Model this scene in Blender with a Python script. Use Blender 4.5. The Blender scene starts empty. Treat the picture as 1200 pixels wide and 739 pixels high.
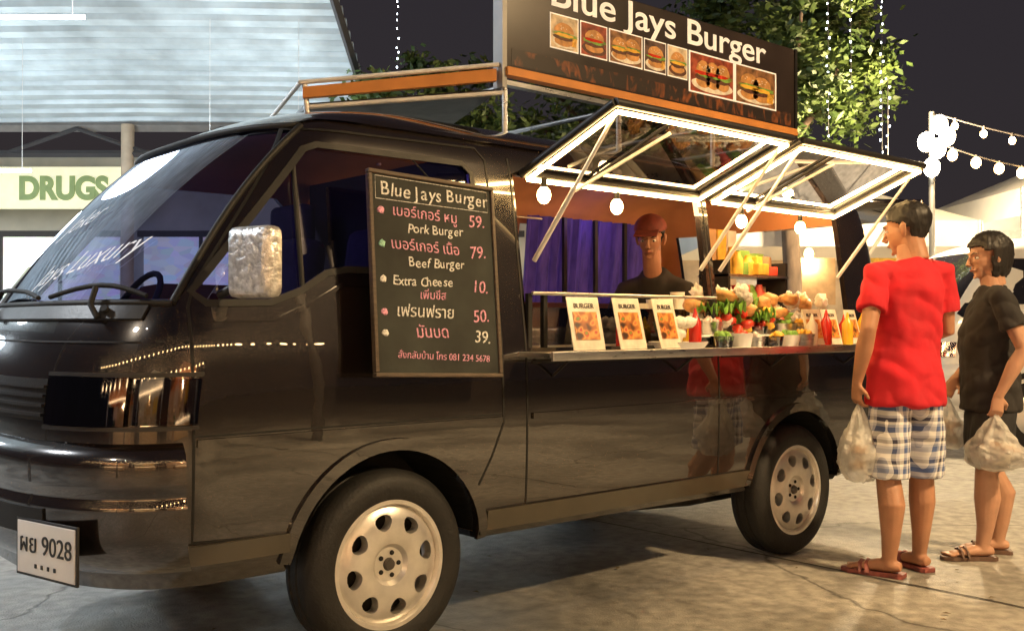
import bpy, bmesh, math, random
import numpy as np
from mathutils import Vector, Matrix, noise, Quaternion
random.seed(7); np.random.seed(7)
S=bpy.context.scene; COL=S.collection
S.view_settings.view_transform='Standard'; S.view_settings.look='None'; S.view_settings.exposure=0
# ---------------------------------------------------------------- camera
CAM=Vector((-2.0,-2.92,1.15)); YAW=-math.atan2(.656,.755)
cd=bpy.data.cameras.new('camera'); cam=bpy.data.objects.new('camera',cd); COL.objects.link(cam)
cam.location=CAM; cam.rotation_euler=(math.radians(90.5),0,YAW)
cd.sensor_width=36; cd.lens=36; cd.clip_end=1500; S.camera=cam
def W(lat,dep,z=0.0): return Vector((CAM.x+lat*.755+dep*.656, CAM.y-lat*.656+dep*.755, z))
# ---------------------------------------------------------------- materials
MATS={}
def mat(name,color=(.5,.5,.5),rough=.5,metal=0,var=.12,vscale=8,bump=0,bscale=60,emit=None,es=0,coat=0,coatr=.05,alpha=1,spec=.5,stretch=(1,1,1),sss=0,nolight=False,coatior=1.5):
    if name in MATS: return MATS[name]
    m=bpy.data.materials.new(name); m.use_nodes=True; nt=m.node_tree; N=nt.nodes; K=nt.links
    b=N['Principled BSDF']; tc=N.new('ShaderNodeTexCoord'); mp=N.new('ShaderNodeMapping'); K.new(tc.outputs['Object'],mp.inputs[0]); mp.inputs['Scale'].default_value=stretch
    nz=N.new('ShaderNodeTexNoise'); nz.inputs['Scale'].default_value=vscale; nz.inputs['Detail'].default_value=6; K.new(mp.outputs[0],nz.inputs['Vector'])
    r=N.new('ShaderNodeValToRGB'); K.new(nz.outputs['Fac'],r.inputs[0])
    r.color_ramp.elements[0].position=.3; r.color_ramp.elements[1].position=.7
    r.color_ramp.elements[0].color=tuple(c*(1-var) for c in color)+(1,); r.color_ramp.elements[1].color=tuple(min(1,c*(1+var)) for c in color)+(1,)
    K.new(r.outputs[0],b.inputs['Base Color'])
    mr=N.new('ShaderNodeMapRange'); K.new(nz.outputs['Fac'],mr.inputs[0]); mr.inputs[3].default_value=rough*.85; mr.inputs[4].default_value=min(1,rough*1.2); K.new(mr.outputs[0],b.inputs['Roughness'])
    b.inputs['Metallic'].default_value=metal; b.inputs['Specular IOR Level'].default_value=spec
    b.inputs['Coat Weight'].default_value=coat; b.inputs['Coat Roughness'].default_value=coatr; b.inputs['Coat IOR'].default_value=coatior; b.inputs['Alpha'].default_value=alpha
    if sss: b.inputs['Subsurface Weight'].default_value=sss; b.inputs['Subsurface Radius'].default_value=(.02,.008,.005)
    if bump:
        n2=N.new('ShaderNodeTexNoise'); n2.inputs['Scale'].default_value=bscale; n2.inputs['Detail'].default_value=4; K.new(mp.outputs[0],n2.inputs['Vector'])
        bp=N.new('ShaderNodeBump'); bp.inputs['Strength'].default_value=bump; bp.inputs['Distance'].default_value=.01; K.new(n2.outputs['Fac'],bp.inputs['Height']); K.new(bp.outputs[0],b.inputs['Normal'])
        if coat: K.new(bp.outputs[0],b.inputs['Coat Normal'])
    if emit: b.inputs['Emission Color'].default_value=tuple(emit)+(1,); b.inputs['Emission Strength'].default_value=es
    if nolight: m.cycles.emission_sampling='NONE'
    MATS[name]=m; return m
def glassmat(name,tint,gloss=.12,rough=.02):
    if name in MATS: return MATS[name]
    m=bpy.data.materials.new(name); m.use_nodes=True; nt=m.node_tree; N=nt.nodes; K=nt.links
    for n in list(N): N.remove(n)
    o=N.new('ShaderNodeOutputMaterial'); t=N.new('ShaderNodeBsdfTransparent'); t.inputs[0].default_value=tuple(tint)+(1,)
    g=N.new('ShaderNodeBsdfGlossy'); g.inputs['Roughness'].default_value=rough; g.inputs[0].default_value=(.85,.88,1,1)
    fr=N.new('ShaderNodeFresnel'); fr.inputs[0].default_value=1.45; ad=N.new('ShaderNodeMath'); ad.operation='ADD'; ad.inputs[1].default_value=gloss; ad.use_clamp=True
    nz=N.new('ShaderNodeTexNoise'); nz.inputs['Scale'].default_value=3; tc=N.new('ShaderNodeTexCoord'); K.new(tc.outputs['Object'],nz.inputs[0])
    bp=N.new('ShaderNodeBump'); bp.inputs['Strength'].default_value=.05; K.new(nz.outputs[0],bp.inputs['Height']); K.new(bp.outputs[0],g.inputs['Normal'])
    mx=N.new('ShaderNodeMixShader'); K.new(fr.outputs[0],ad.inputs[0]); K.new(ad.outputs[0],mx.inputs[0]); K.new(t.outputs[0],mx.inputs[1]); K.new(g.outputs[0],mx.inputs[2]); K.new(mx.outputs[0],o.inputs[0])
    MATS[name]=m; return m
def emat(name,c,s,nolight=True): return mat(name,c,.5,emit=c,es=s,var=.02,nolight=nolight)
PAINT=mat('brown_paint',(.013,.0085,.007),.22,.25,.2,2,.09,3.2,coat=1,coatr=.008,spec=.8,coatior=1.8)
PLAST=mat('black_plastic',(.014,.013,.013),.45,0,.2,20,.1,120)
RUB=mat('rubber',(.010,.010,.010),.6,0,.2,15)
SEAM=mat('seam_black',(.003,.003,.003),.7)
CHROME=mat('chrome',(.75,.75,.78),.08,1,.05)
STEEL=mat('steel',(.6,.6,.6),.28,1,.12,10,.08,40,stretch=(1,1,8))
ALLOY=mat('alloy',(.78,.75,.70),.32,.75,.14,12,.05,80)
TYRE=mat('tyre',(.009,.0088,.0085),.62,0,.3,20,.25,90)
DGLASS=glassmat('tinted_glass',(.15,.16,.32),.10)
CGLASS=glassmat('awning_glass',(.30,.26,.23),.03)
LENS=glassmat('lens_glass',(.13,.13,.14),.05,.05)
CREAM=mat('headliner',(.42,.18,.065),.8,0,.15,5)
WHITE=mat('white_paint',(.75,.74,.72),.45,0,.06,4)
LED=emat('led_tube',(1,.62,.23),58,False)
BULB=emat('warm_bulb',(1,.62,.24),40)
# ---------------------------------------------------------------- mesh helpers
def empty(name,loc=(0,0,0)):
    e=bpy.data.objects.new(name,None); COL.objects.link(e); e.location=loc; e.empty_display_size=.1; return e
def obj(name,V,F,m,par=None,smooth=False,ang=35):
    me=bpy.data.meshes.new(name); me.from_pydata([tuple(v) for v in V],[],F); me.update()
    o=bpy.data.objects.new(name,me); COL.objects.link(o)
    for mm in (m if isinstance(m,(list,tuple)) else [m]): me.materials.append(mm)
    bm=bmesh.new(); bm.from_mesh(me); bmesh.ops.recalc_face_normals(bm,faces=bm.faces); bm.to_mesh(me); bm.free()
    if smooth:
        me.shade_smooth(); me.set_sharp_from_angle(angle=math.radians(ang))
    if par: o.parent=par
    return o
def box(name,c,s,m,par=None,rot=(0,0,0),bev=0):
    bm=bmesh.new(); bmesh.ops.create_cube(bm,size=1)
    for v in bm.verts: v.co=Vector((v.co.x*s[0],v.co.y*s[1],v.co.z*s[2]))
    if bev: bmesh.ops.bevel(bm,geom=bm.edges[:],offset=bev,segments=3,affect='EDGES',profile=.6)
    me=bpy.data.meshes.new(name); bm.to_mesh(me); bm.free(); me.materials.append(m)
    o=bpy.data.objects.new(name,me); COL.objects.link(o); o.location=c; o.rotation_euler=rot
    if bev: me.shade_smooth(); me.set_sharp_from_angle(angle=math.radians(50))
    if par: o.parent=par
    return o
def tubeVF(pts,radii,seg=10,ref=Vector((0,0,1)),cap=True,off=0):
    pts=[Vector(p) for p in pts]; n=len(pts); V=[];F=[]
    if not isinstance(radii,(list,tuple)): radii=[radii]*n
    pa=None
    for i,p in enumerate(pts):
        t=(pts[min(i+1,n-1)]-pts[max(i-1,0)]).normalized()
        r=ref if pa is None else pa
        a=r-t*r.dot(t)
        if a.length<1e-3: a=Vector((1,0,0))-t*t.x
        if a.length<1e-3: a=Vector((0,1,0))-t*t.y
        a.normalize(); pa=a; b=t.cross(a)
        ra=radii[i]; ra,rb=(ra if isinstance(ra,(tuple,list)) else (ra,ra))
        for k in range(seg):
            th=2*math.pi*k/seg; V.append(p+a*ra*math.cos(th)+b*rb*math.sin(th))
    for i in range(n-1):
        for k in range(seg):
            k2=(k+1)%seg; F.append((off+i*seg+k,off+i*seg+k2,off+(i+1)*seg+k2,off+(i+1)*seg+k))
    if cap:
        F.append(tuple(off+k for k in reversed(range(seg)))); F.append(tuple(off+(n-1)*seg+k for k in range(seg)))
    return V,F
def tube(name,pts,r,m,par=None,seg=10,ref=Vector((0,0,1))):
    V,F=tubeVF(pts,r,seg,ref); return obj(name,V,F,m,par,True,60)
def multi(name,tubes,m,par=None,seg=8):
    V=[];F=[]
    for pts,r in tubes:
        v,f=tubeVF(pts,r,seg,off=len(V)); V+=v;F+=f
    return obj(name,V,F,m,par,True,60)
def lathe(name,prof,c,m,par=None,seg=48,axis='y',loop=False):
    V=[];F=[];n=len(prof)
    for r,h in prof:
        for k in range(seg):
            a=2*math.pi*k/seg; x,zz=r*math.cos(a),r*math.sin(a)
            V.append((c[0]+x,c[1]+h,c[2]+zz) if axis=='y' else (c[0]+x,c[1]+zz,c[2]+h))
    for i in range(n if loop else n-1):
        j=(i+1)%n
        for k in range(seg):
            k2=(k+1)%seg; F.append((i*seg+k,i*seg+k2,j*seg+k2,j*seg+k))
    if not loop:
        F.append(tuple(range(seg))); F.append(tuple((n-1)*seg+k for k in range(seg)))
    return obj(name,V,F,m,par,True,35)
def ball(name,c,s,m,par=None,nz=0,nf=8,sub=3,rot=(0,0,0)):
    bm=bmesh.new(); bmesh.ops.create_icosphere(bm,subdivisions=sub,radius=1)
    for v in bm.verts:
        d=1+(noise.noise(v.co*nf*.25+Vector(c)*3)*nz if nz else 0); v.co=Vector((v.co.x*s[0]*d,v.co.y*s[1]*d,v.co.z*s[2]*d))
    me=bpy.data.meshes.new(name); bm.to_mesh(me); bm.free(); me.materials.append(m); me.shade_smooth()
    o=bpy.data.objects.new(name,me); COL.objects.link(o); o.location=c; o.rotation_euler=rot
    if par:o.parent=par
    return o
def apply(o):
    dg=bpy.context.evaluated_depsgraph_get(); dg.update(); me=bpy.data.meshes.new_from_object(o.evaluated_get(dg)); o.modifiers.clear(); o.data=me; return o
def boolean(o,cutters):
    for c in cutters:
        md=o.modifiers.new('b','BOOLEAN'); md.operation='DIFFERENCE'; md.solver='EXACT'; md.object=c
    bpy.context.view_layer.update(); apply(o)
    for c in cutters: bpy.data.objects.remove(c)
    o.data.shade_smooth(); o.data.set_sharp_from_angle(angle=math.radians(30))
def prism(poly,y0,y1):
    n=len(poly); V=[(x,y0,z) for x,z in poly]+[(x,y1,z) for x,z in poly]
    F=[tuple(range(n)),tuple(reversed(range(n,2*n)))]+[(i,(i+1)%n,(i+1)%n+n,i+n) for i in range(n)]
    return obj('cut',V,F,PAINT)
def text(name,s,loc,size,m,par=None,rot=(math.pi/2,0,0),align='LEFT',ext=.0008,sx=1,bold=0,shear=0):
    cu=bpy.data.curves.new(name,'FONT'); cu.body=s; cu.size=size; cu.extrude=ext; cu.align_x=align; cu.offset=bold; cu.shear=shear
    cu.materials.append(m); o=bpy.data.objects.new(name,cu); COL.objects.link(o); o.location=loc; o.rotation_euler=rot; o.scale=(sx,1,1)
    if par:o.parent=par
    return o
# ---------------------------------------------------------------- van surface
def pchip(tab):
    xs=[t[0] for t in tab]; ys=[t[1] for t in tab]; n=len(xs)
    h=[xs[i+1]-xs[i] for i in range(n-1)]; d=[(ys[i+1]-ys[i])/h[i] for i in range(n-1)]; m=[d[0]]
    for i in range(1,n-1): m.append(0 if d[i-1]*d[i]<=0 else 2*d[i-1]*d[i]/(d[i-1]+d[i]))
    m.append(d[-1])
    def f(x):
        if x<=xs[0]: return ys[0]
        if x>=xs[-1]: return ys[-1]
        i=max(k for k in range(n-1) if xs[k]<=x); t=(x-xs[i])/h[i]
        return (2*t**3-3*t*t+1)*ys[i]+(t**3-2*t*t+t)*h[i]*m[i]+(-2*t**3+3*t*t)*ys[i+1]+(t**3-t*t)*h[i]*m[i+1]
    return f
C=.845
fYO=pchip([(.36,.04),(.42,.015),(.6,.004),(.8,0),(1.05,.008),(1.15,.02),(1.45,.062),(1.78,.115),(1.87,.165),(1.93,.26),(1.97,.40),(1.995,.58),(2.005,.72)])
fXF=pchip([(.36,-1.02),(.5,-1.07),(.8,-1.08),(1.0,-1.06),(1.14,-1.02),(1.2,-.985),(1.83,-.42),(1.88,-.33),(1.93,-.18),(1.97,.02),(1.995,.3),(2.005,.6)])
fXR=pchip([(.36,3.38),(.6,3.42),(1.1,3.40),(1.8,3.28),(1.93,3.18),(1.97,3.0),(2.005,2.4)])
fL=pchip([(.36,.46),(1.0,.46),(1.2,.44),(1.83,.32),(2.005,.5)])
NE=2.7
def fp(phi,z,lift=0,far=False):
    s=math.sin(phi);c=math.cos(phi);hw=C-fYO(z);L=fL(z)
    yy=hw*math.copysign(abs(s)**(2/NE),s); xx=L*abs(c)**(2/NE)
    p=Vector((fXF(z)+L-xx,C+yy,z))
    if lift:
        a=fp(max(-1.5707,phi-.01),z);b=fp(min(1.5707,phi+.01),z); t=(b-a).normalized(); n=Vector((-t.y,t.x,0)); 
        if n.x>0 and abs(phi)<1.4: n=-n
        if abs(phi)>=1.4: n=Vector((-.05,math.copysign(1,phi),0)).normalized()
        p=p+n*lift
    return p
def side_y(x,z):
    xf=fXF(z);L=fL(z)
    if x>=xf+L: return fYO(z)
    xr=min(1,(xf+L-x)/L); return C-(C-fYO(z))*(max(0,1-xr**NE))**(1/NE)
MF=49
def ring(z):
    P=[fp(-math.pi/2+math.pi*k/(MF-1),z) for k in range(MF)]
    xs=fXF(z)+fL(z); Lr=.16; xe=fXR(z)-Lr; hw=C-fYO(z)
    for k in range(1,13): P.append(Vector((xs+(xe-xs)*k/13,C+hw,z)))
    for k in range(21):
        a=math.pi/2-math.pi*k/20; s=math.sin(a);c=abs(math.cos(a))
        P.append(Vector((xe+Lr*c**.5,C+hw*math.copysign(abs(s)**.5,s),z)))
    for k in range(12,0,-1): P.append(Vector((xs+(xe-xs)*k/13,fYO(z),z)))
    return P
ZWB,ZWT=1.215,1.825
zs=[.36,.39,.43,.5,.6,.7,.8,.9,1.0,1.05,1.1,1.15,1.19,ZWB]+[ZWB+(ZWT-ZWB)*k/10 for k in range(1,10)]+[ZWT,1.845,1.865,1.885,1.905,1.925,1.945,1.965,1.98,1.995,2.005]
WS=(6,42)
def van_shell(par,paint,inner):
    rs=[ring(z) for z in zs]; n=len(rs[0]); V=[p for r in rs for p in r]; F=[];G=[]
    for i in range(len(zs)-1):
        for k in range(n):
            k2=(k+1)%n; f=(i*n+k,i*n+k2,(i+1)*n+k2,(i+1)*n+k)
            if ZWB-1e-4<=zs[i] and zs[i+1]<=ZWT+1e-4 and WS[0]<=k<WS[1]: G.append(f)
            else: F.append(f)
    F.append(tuple(range(n))); F.append(tuple((len(zs)-1)*n+k for k in range(n)))
    body=obj('body_shell',V,F,[paint,inner],par,True,40)
    used=sorted({i for f in G for i in f}); mp={u:i for i,u in enumerate(used)}
    gl=obj('windshield',[V[u]+Vector((.008,0,0)) for u in used],[tuple(mp[i] for i in f) for f in G],DGLASS,par,True,60)
    return body,gl
van=empty('food_van')
body,ws=van_shell(van,PAINT,CREAM)
md=body.modifiers.new('s','SOLIDIFY'); md.thickness=.028; md.offset=-1; md.material_offset=1
apply(body)
DW=[(-.70,1.25),(-.66,1.215),(-.45,1.22),(-.34,1.26),(-.24,1.32),(-.16,1.335),(.38,1.335),(.42,1.37),(.42,1.72),(.38,1.755),(-.24,1.755),(-.29,1.735)]
def bx(x0,x1,z0,z1,y0,y1): return prism([(x0,z0),(x1,z0),(x1,z1),(x0,z1)],y0,y1)
cut=[prism(DW,-.3,.35),prism(DW,1.35,2.0),bx(.63,1.765,1.06,1.735,-.3,.4),bx(1.825,2.94,1.06,1.735,-.3,.4),bx(.7,1.75,1.32,1.72,1.4,2.0),bx(1.95,3.0,1.32,1.74,1.4,2.0)]
for wx in (0,2.43):
    for (a,b) in ((-.2,.33),(1.36,1.95)):
        pts=[(wx+.395*math.cos(t*math.pi/16),.33+.395*math.sin(t*math.pi/16)) for t in range(32)]
        cut.append(prism(pts,a,b))
rc=box('cut',(3.35,C,1.33),(.5,1.25,.78),PAINT); cut.append(rc)
boolean(body,cut)
def ribbon(name,pts,w,lift,m,par=None,ysurf=None,closed=False):
    ysurf=ysurf or side_y
    P=[];n=len(pts); rng=n if closed else n-1
    for i in range(rng):
        a=Vector(pts[i]);b=Vector(pts[(i+1)%n]); k=max(1,int((b-a).length/.06))
        for j in range(k): P.append(a.lerp(b,j/k))
    if not closed: P.append(Vector(pts[-1]))
    m_=len(P);V=[];F=[]
    for i,p in enumerate(P):
        if closed: t=P[(i+1)%m_]-P[i-1]
        else: t=P[min(i+1,m_-1)]-P[max(i-1,0)]
        t=t.normalized(); nn=Vector((-t.y,t.x))*w/2
        for q,l in ((p+nn,lift),(p-nn,lift),(p-nn,-.004),(p+nn,-.004)): V.append((q.x,ysurf(q.x,q.y)-l,q.y))
    for i in range(m_ if closed else m_-1):
        j=(i+1)%m_
        for k in range(4): F.append((i*4+k,i*4+(k+1)%4,j*4+(k+1)%4,j*4+k))
    if not closed: F+= [(0,1,2,3),(m_*4-4,m_*4-3,m_*4-2,m_*4-1)]
    return obj(name,V,F,m,par,True,40)
def sideglass(name,poly,m,par,inset=.012):
    me=bmesh.new(); vs=[me.verts.new((x,side_y(x,z)+inset,z)) for x,z in poly]; me.faces.new(vs); mm=bpy.data.meshes.new(name); me.to_mesh(mm); me.free(); mm.materials.append(m)
    o=bpy.data.objects.new(name,mm); COL.objects.link(o); o.parent=par; return o
sideglass('door_glass',DW,DGLASS,van)
ribbon('door_window_rubber',DW,.022,.004,RUB,van,closed=True)
tube('quarter_window_bar',[(-.33,side_y(-.33,1.27)+.006,1.27),(-.33,side_y(-.33,1.68)+.008,1.68)],.009,RUB,van)
ribbon('door_seam',[(-.36,.48),(-.714,.5),(-.714,1.2),(-.69,1.27),(-.32,1.81),(.46,1.825),(.495,1.78),(.495,.78),(.44,.66),(.38,.56)],.008,.0016,SEAM,van)
ribbon('side_seam',[(.615,1.80),(.615,.40)],.008,.0016,SEAM,van)
ribbon('side_seam_rear',[(1.795,1.78),(1.795,.40)],.008,.0016,SEAM,van)
ribbon('side_crease',[(-.714,.815),(.49,.815)],.006,.0014,SEAM,van)
ribbon('side_crease_moulding',[(-.705,.795),(.485,.795)],.022,.009,PAINT,van)
ribbon('belt_moulding',[(-.70,1.165),(-.42,1.17),(-.28,1.23),(-.18,1.285),(.48,1.285)],.014,.008,PAINT,van)
ribbon('side_crease_rear',[(.64,.80),(3.3,.80)],.022,.009,PAINT,van)
ribbon('drip_rail',[(-.40,1.82),(-.2,1.865),(3.2,1.865)],.018,.014,PAINT,van)
ribbon('front_panel_seam',[(-.96,1.10),(-.72,1.10)],.006,.0015,SEAM,van)
for x0 in (.645,1.82): ribbon('service_hatch_rubber',[(x0,1.005),(x0+1.11 if x0<1 else 2.93,1.005)],.012,.004,RUB,van)
SKIRT=mat('skirt_grey',(.05,.042,.028),.3,0,.2,6,coat=.8,coatr=.1)
ribbon('sill_skirt',[(.42,.425),(2.03,.425)],.075,.014,SKIRT,van)
ribbon('sill_skirt_front',[(-.94,.46),(-.40,.46)],.06,.02,SKIRT,van)
box('door_handle_cup',(.40,-.001,1.11),(.13,.012,.05),SEAM,van,bev=.004); box('door_handle',(.40,-.016,1.12),(.11,.016,.02),PLAST,van,bev=.006)
for wx,nm in ((0,'front'),(2.43,'rear')):
    pts=[(wx+.41*math.cos(math.radians(a)),.33+.41*math.sin(math.radians(a))) for a in range(4,177,6)]
    ribbon('arch_lip_'+nm,pts,.04,.013,PAINT,van)
    for yy in (.0,1.69):
        V=[];F=[];n=25; d=.31 if yy==0 else -.31
        for k in range(n):
            a=math.radians(6+168*k/(n-1)); x=wx+.398*math.cos(a); z=.33+.398*math.sin(a); s=.012 if yy==0 else -.012
            V+=[(x,yy+s,z),(x,yy+d,z)]
        for k in range(n-1): F.append((2*k,2*k+1,2*k+3,2*k+2))
        V.append((wx,yy+d,.36)); 
        for k in range(n-1): F.append((2*k+1,2*k+3,len(V)-1))
        obj('wheel_well',V,F,SEAM,van)
box('cabin_floor',(1.15,C,.755),(4.0,1.56,.03),mat('floor_vinyl',(.10,.08,.07),.6),van)
box('underbody',(1.1,C,.42),(3.9,1.0,.16),SEAM,van)
tube('exhaust_pipe',[(1.2,.5,.30),(2.0,.35,.28),(3.2,.3,.30)],.03,SEAM,van)
def patch(name,p0,p1,z0,z1,lift,m,par=van,n=24,nz=6,thick=.012):
    V=[];F=[]
    for j in range(nz+1):
        for i in range(n+1):
            ph=math.radians(p0+(p1-p0)*i/n); z=z0+(z1-z0)*j/nz; l=lift(j/nz) if callable(lift) else lift; V.append(fp(ph,z,l))
    for j in range(nz):
        for i in range(n): F.append((j*(n+1)+i,j*(n+1)+i+1,(j+1)*(n+1)+i+1,(j+1)*(n+1)+i))
    o=obj(name,V,F,m,par,True,50)
    if thick:
        md=o.modifiers.new('s','SOLIDIFY'); md.thickness=thick; md.offset=0; apply(o); o.data.shade_smooth(); o.data.set_sharp_from_angle(angle=math.radians(50))
    return o
bl=pchip([(0,.0),(.08,.03),(.3,.05),(.55,.05),(.6,.035),(.66,.048),(.9,.045),(1,.0)])
patch('front_bumper',-80,80,.42,.795,bl,PAINT,n=80,nz=24)
for sg,nm in ((-1,'left'),(1,'right')):
    patch('headlamp_reflector_'+nm,sg*60,sg*33,.86,.985,.004,mat('reflector',(.35,.35,.37),.25,1,.2,30,.15,25),n=12)
    patch('headlamp_lens_'+nm,sg*61,sg*32,.852,.995,.018,LENS,n=16)
    patch('indicator_body_'+nm,sg*83,sg*63,.865,.985,.004,mat('indicator_amber',(.12,.04,.02),.3),n=12)
    patch('indicator_lens_'+nm,sg*83.5,sg*62.5,.855,.99,.016,LENS,n=12)
    patch('headlamp_trim_low_'+nm,sg*84,sg*31,.838,.850,.016,PLAST,n=20,nz=2)
    patch('headlamp_trim_top_'+nm,sg*84,sg*31,.996,1.008,.014,PLAST,n=20,nz=2)
patch('grille',-30,30,.86,.985,.006,PLAST,n=16)
for k in range(4): patch('grille_slat_%d'%k,-30,30,.873+k*.028,.883+k*.028,.016,PLAST,n=16,nz=1)
patch('lower_grille',-36,36,.53,.61,.056,SEAM,n=30)
patch('cowl_seam',-62,62,1.095,1.10,.0025,SEAM,n=40,nz=1,thick=.002)
patch('cowl_panel',-60,60,1.165,1.205,.006,PLAST,n=40,nz=2)
def phi_i(k): return -math.pi/2+math.pi*k/(MF-1)
rp=[fp(phi_i(k),ZWB,.003) for k in range(WS[0],WS[1]+1)]+[fp(phi_i(WS[1]),ZWB+(ZWT-ZWB)*j/10,.003) for j in range(1,10)]+[fp(phi_i(k),ZWT,.003) for k in range(WS[1],WS[0]-1,-1)]+[fp(phi_i(WS[0]),ZWB+(ZWT-ZWB)*j/10,.003) for j in range(9,-1,-1)]
tube('windshield_rubber',rp,.011,RUB,van,8)
def wsp(phi_deg,z,l): return fp(math.radians(phi_deg),z,l)
for k,(a,b) in enumerate(((-58,-18),(-12,25))):
    pts=[wsp(a+(b-a)*t/8,1.235+.035*math.sin(t/8*3.1),.03) for t in range(9)]
    tube('wiper_blade_%d'%k,pts,.008,SEAM,van)
    tube('wiper_arm_%d'%k,[wsp(a+14,1.17,.02),wsp(a+18,1.21,.04),wsp((a+b)/2,1.262,.045)],.009,SEAM,van)
tube('washer_jet',[wsp(-45,1.19,.01),wsp(-45,1.2,.03)],.012,SEAM,van)
def ws_text(name,s,y0,z0,size,m,shear=.35,rise=0):
    o=text('t',s,(0,0,0),size,m,shear=shear,ext=0,bold=-.0008); bpy.context.view_layer.update()
    dg=bpy.context.evaluated_depsgraph_get(); me=bpy.data.meshes.new_from_object(o.evaluated_get(dg)); bpy.data.objects.remove(o)
    for v in me.vertices:
        y=y0-v.co.x; z=z0+v.co.y*.95+rise*v.co.x; hw=C-fYO(z); r=(y-C)/hw; r=max(-.99,min(.99,r)); ph=math.asin(math.copysign(abs(r)**(NE/2),r)); v.co=fp(ph,z,.006)
    me.materials.append(m); o=bpy.data.objects.new(name,me); COL.objects.link(o); o.parent=van
DEC=mat('white_decal',(.8,.8,.85),.5,emit=(.8,.8,.9),es=.12)
ws_text('windshield_script','Joker',1.0,1.47,.11,DEC,rise=.2)
ws_text('windshield_script_large','Jays Luxury',.80,1.27,.115,DEC,rise=.2)
SEAT=mat('seat_fabric',(.07,.06,.08),.85,0,.25,20,.2,80)
for yy in (.42,1.25):
    box('seat_base',(-.02,yy,.93),(.5,.5,.18),SEAT,van,bev=.05); box('seat_back',(.24,yy,1.22),(.15,.48,.62),SEAT,van,rot=(0,.15,0),bev=.06); box('head_rest',(.30,yy,1.60),(.1,.28,.18),SEAT,van,bev=.04)
box('dashboard',(-.62,C,1.08),(.42,1.4,.22),PLAST,van,bev=.05)
st=[(-.42,1.25+.18*math.cos(a),1.22+.14*math.sin(a)) for a in [k*math.pi/12 for k in range(25)]]
tube('steering_wheel',[(p[0]+.08*(p[2]-1.22)/.14,p[1],p[2]) for p in st],.013,SEAM,van)
box('partition',(.555,C,1.30),(.02,1.36,1.06),mat('partition_dark',(.05,.035,.03),.7),van)
# mirror
tube('mirror_arm',[(-.62,.03,1.24),(-.60,-.06,1.27),(-.57,-.11,1.31)],.014,PLAST,van)
box('mirror_housing',(-.58,-.12,1.335),(.075,.18,.215),mat('mirror_chrome',(.85,.85,.85),.3,.6,.45,50,.7,50),van,rot=(0,0,.30),bev=.034)  # speckle in the base colour stands in for chrome reflections
# plate
plate=empty('license_plate',(-1.062,.23,.49)); plate.rotation_euler=(0,0,math.radians(14))
box('plate',(0,0,0),(.008,.30,.155),mat('plate_white',(.62,.62,.60),.4,0,.05),plate,bev=.003)
box('plate_bracket',(.03,0,.02),(.05,.12,.05),SEAM,plate)
PK=mat('plate_ink',(.02,.02,.02),.5)
text('plate_number','ผย 9028',(-.0055,.0,-.012),.078,PK,plate,ext=.001,align='CENTER',rot=(math.pi/2,0,-math.pi/2))
for k in range(4): box('plate_mark',(-.0055,-.05+.033*k,-.05),(.002,.010,.012),PK,plate)
box('plate_frame',(.002,0,0),(.008,.315,.17),PLAST,plate,bev=.002)
# wheels
def wheel(x,y0,sg,par,nm,hi=True):
    c=(x,y0,.325)
    f=lambda P:[(r,h*sg) for r,h in P]
    lathe('tyre_'+nm,f([(.212,.03),(.225,.012),(.25,.004),(.285,.006),(.305,.018),(.318,.035),(.325,.05),(.325,.085),(.319,.088),(.319,.094),(.325,.097),(.325,.13),(.319,.133),(.319,.139),(.325,.142),(.322,.165),(.305,.185),(.25,.195),(.212,.17)]),c,TYRE,par,64,loop=True)
    lathe('rim_barrel_'+nm,f([(.218,.026),(.223,.016),(.208,.016),(.200,.035),(.195,.16),(.212,.17)]),c,ALLOY,par,56,loop=True)
    d=lathe('rim_disc_'+nm,f([(.2015,.034),(.190,.024),(.15,.014),(.10,.010),(.072,.016),(.058,.030),(.001,.030),(.001,.055),(.10,.05),(.2015,.06)]),c,ALLOY,par,56,loop=True)
    Vc=[];Fc=[]
    for k in range(8):
        a=2*math.pi*k/8+.2; b=len(Vc); m_=14
        for yy in (-.05,.12):
            for j in range(m_):
                t=2*math.pi*j/m_; rr=.148+.028*math.cos(t); tt=.033*math.sin(t)*(1+.25*math.cos(t)); 
                Vc.append((x+rr*math.cos(a)-tt*math.sin(a),y0+yy*sg,.325+rr*math.sin(a)+tt*math.cos(a)))
        Fc.append(tuple(b+j for j in range(m_)));Fc.append(tuple(b+m_+j for j in range(m_)))
        for j in range(m_): Fc.append((b+j,b+(j+1)%m_,b+m_+(j+1)%m_,b+m_+j))
    boolean(d,[obj('cut',Vc,Fc,ALLOY)])
    lathe('brake_disc_'+nm,f([(.001,.085),(.18,.085),(.18,.10),(.001,.10)]),c,mat('brake',(.02,.018,.016),.6,.3),par,32)
    for k in range(5):
        a=2*math.pi*k/5; lathe('lug_nut',f([(.001,.012),(.008,.014),(.010,.03)]),(x+.040*math.cos(a),y0+.012*sg,.325+.040*math.sin(a)),SEAM,par,10)
    lathe('hub_cap_'+nm,f([(.001,.016),(.018,.018),(.024,.032)]),c,mat('hub_dark',(.10,.09,.08),.3,.6),par,20)
wheel(0,.0,1,van,'front_left'); wheel(2.43,.0,1,van,'rear_left'); wheel(0,1.69,-1,van,'front_right'); wheel(2.43,1.69,-1,van,'rear_right')
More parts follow.
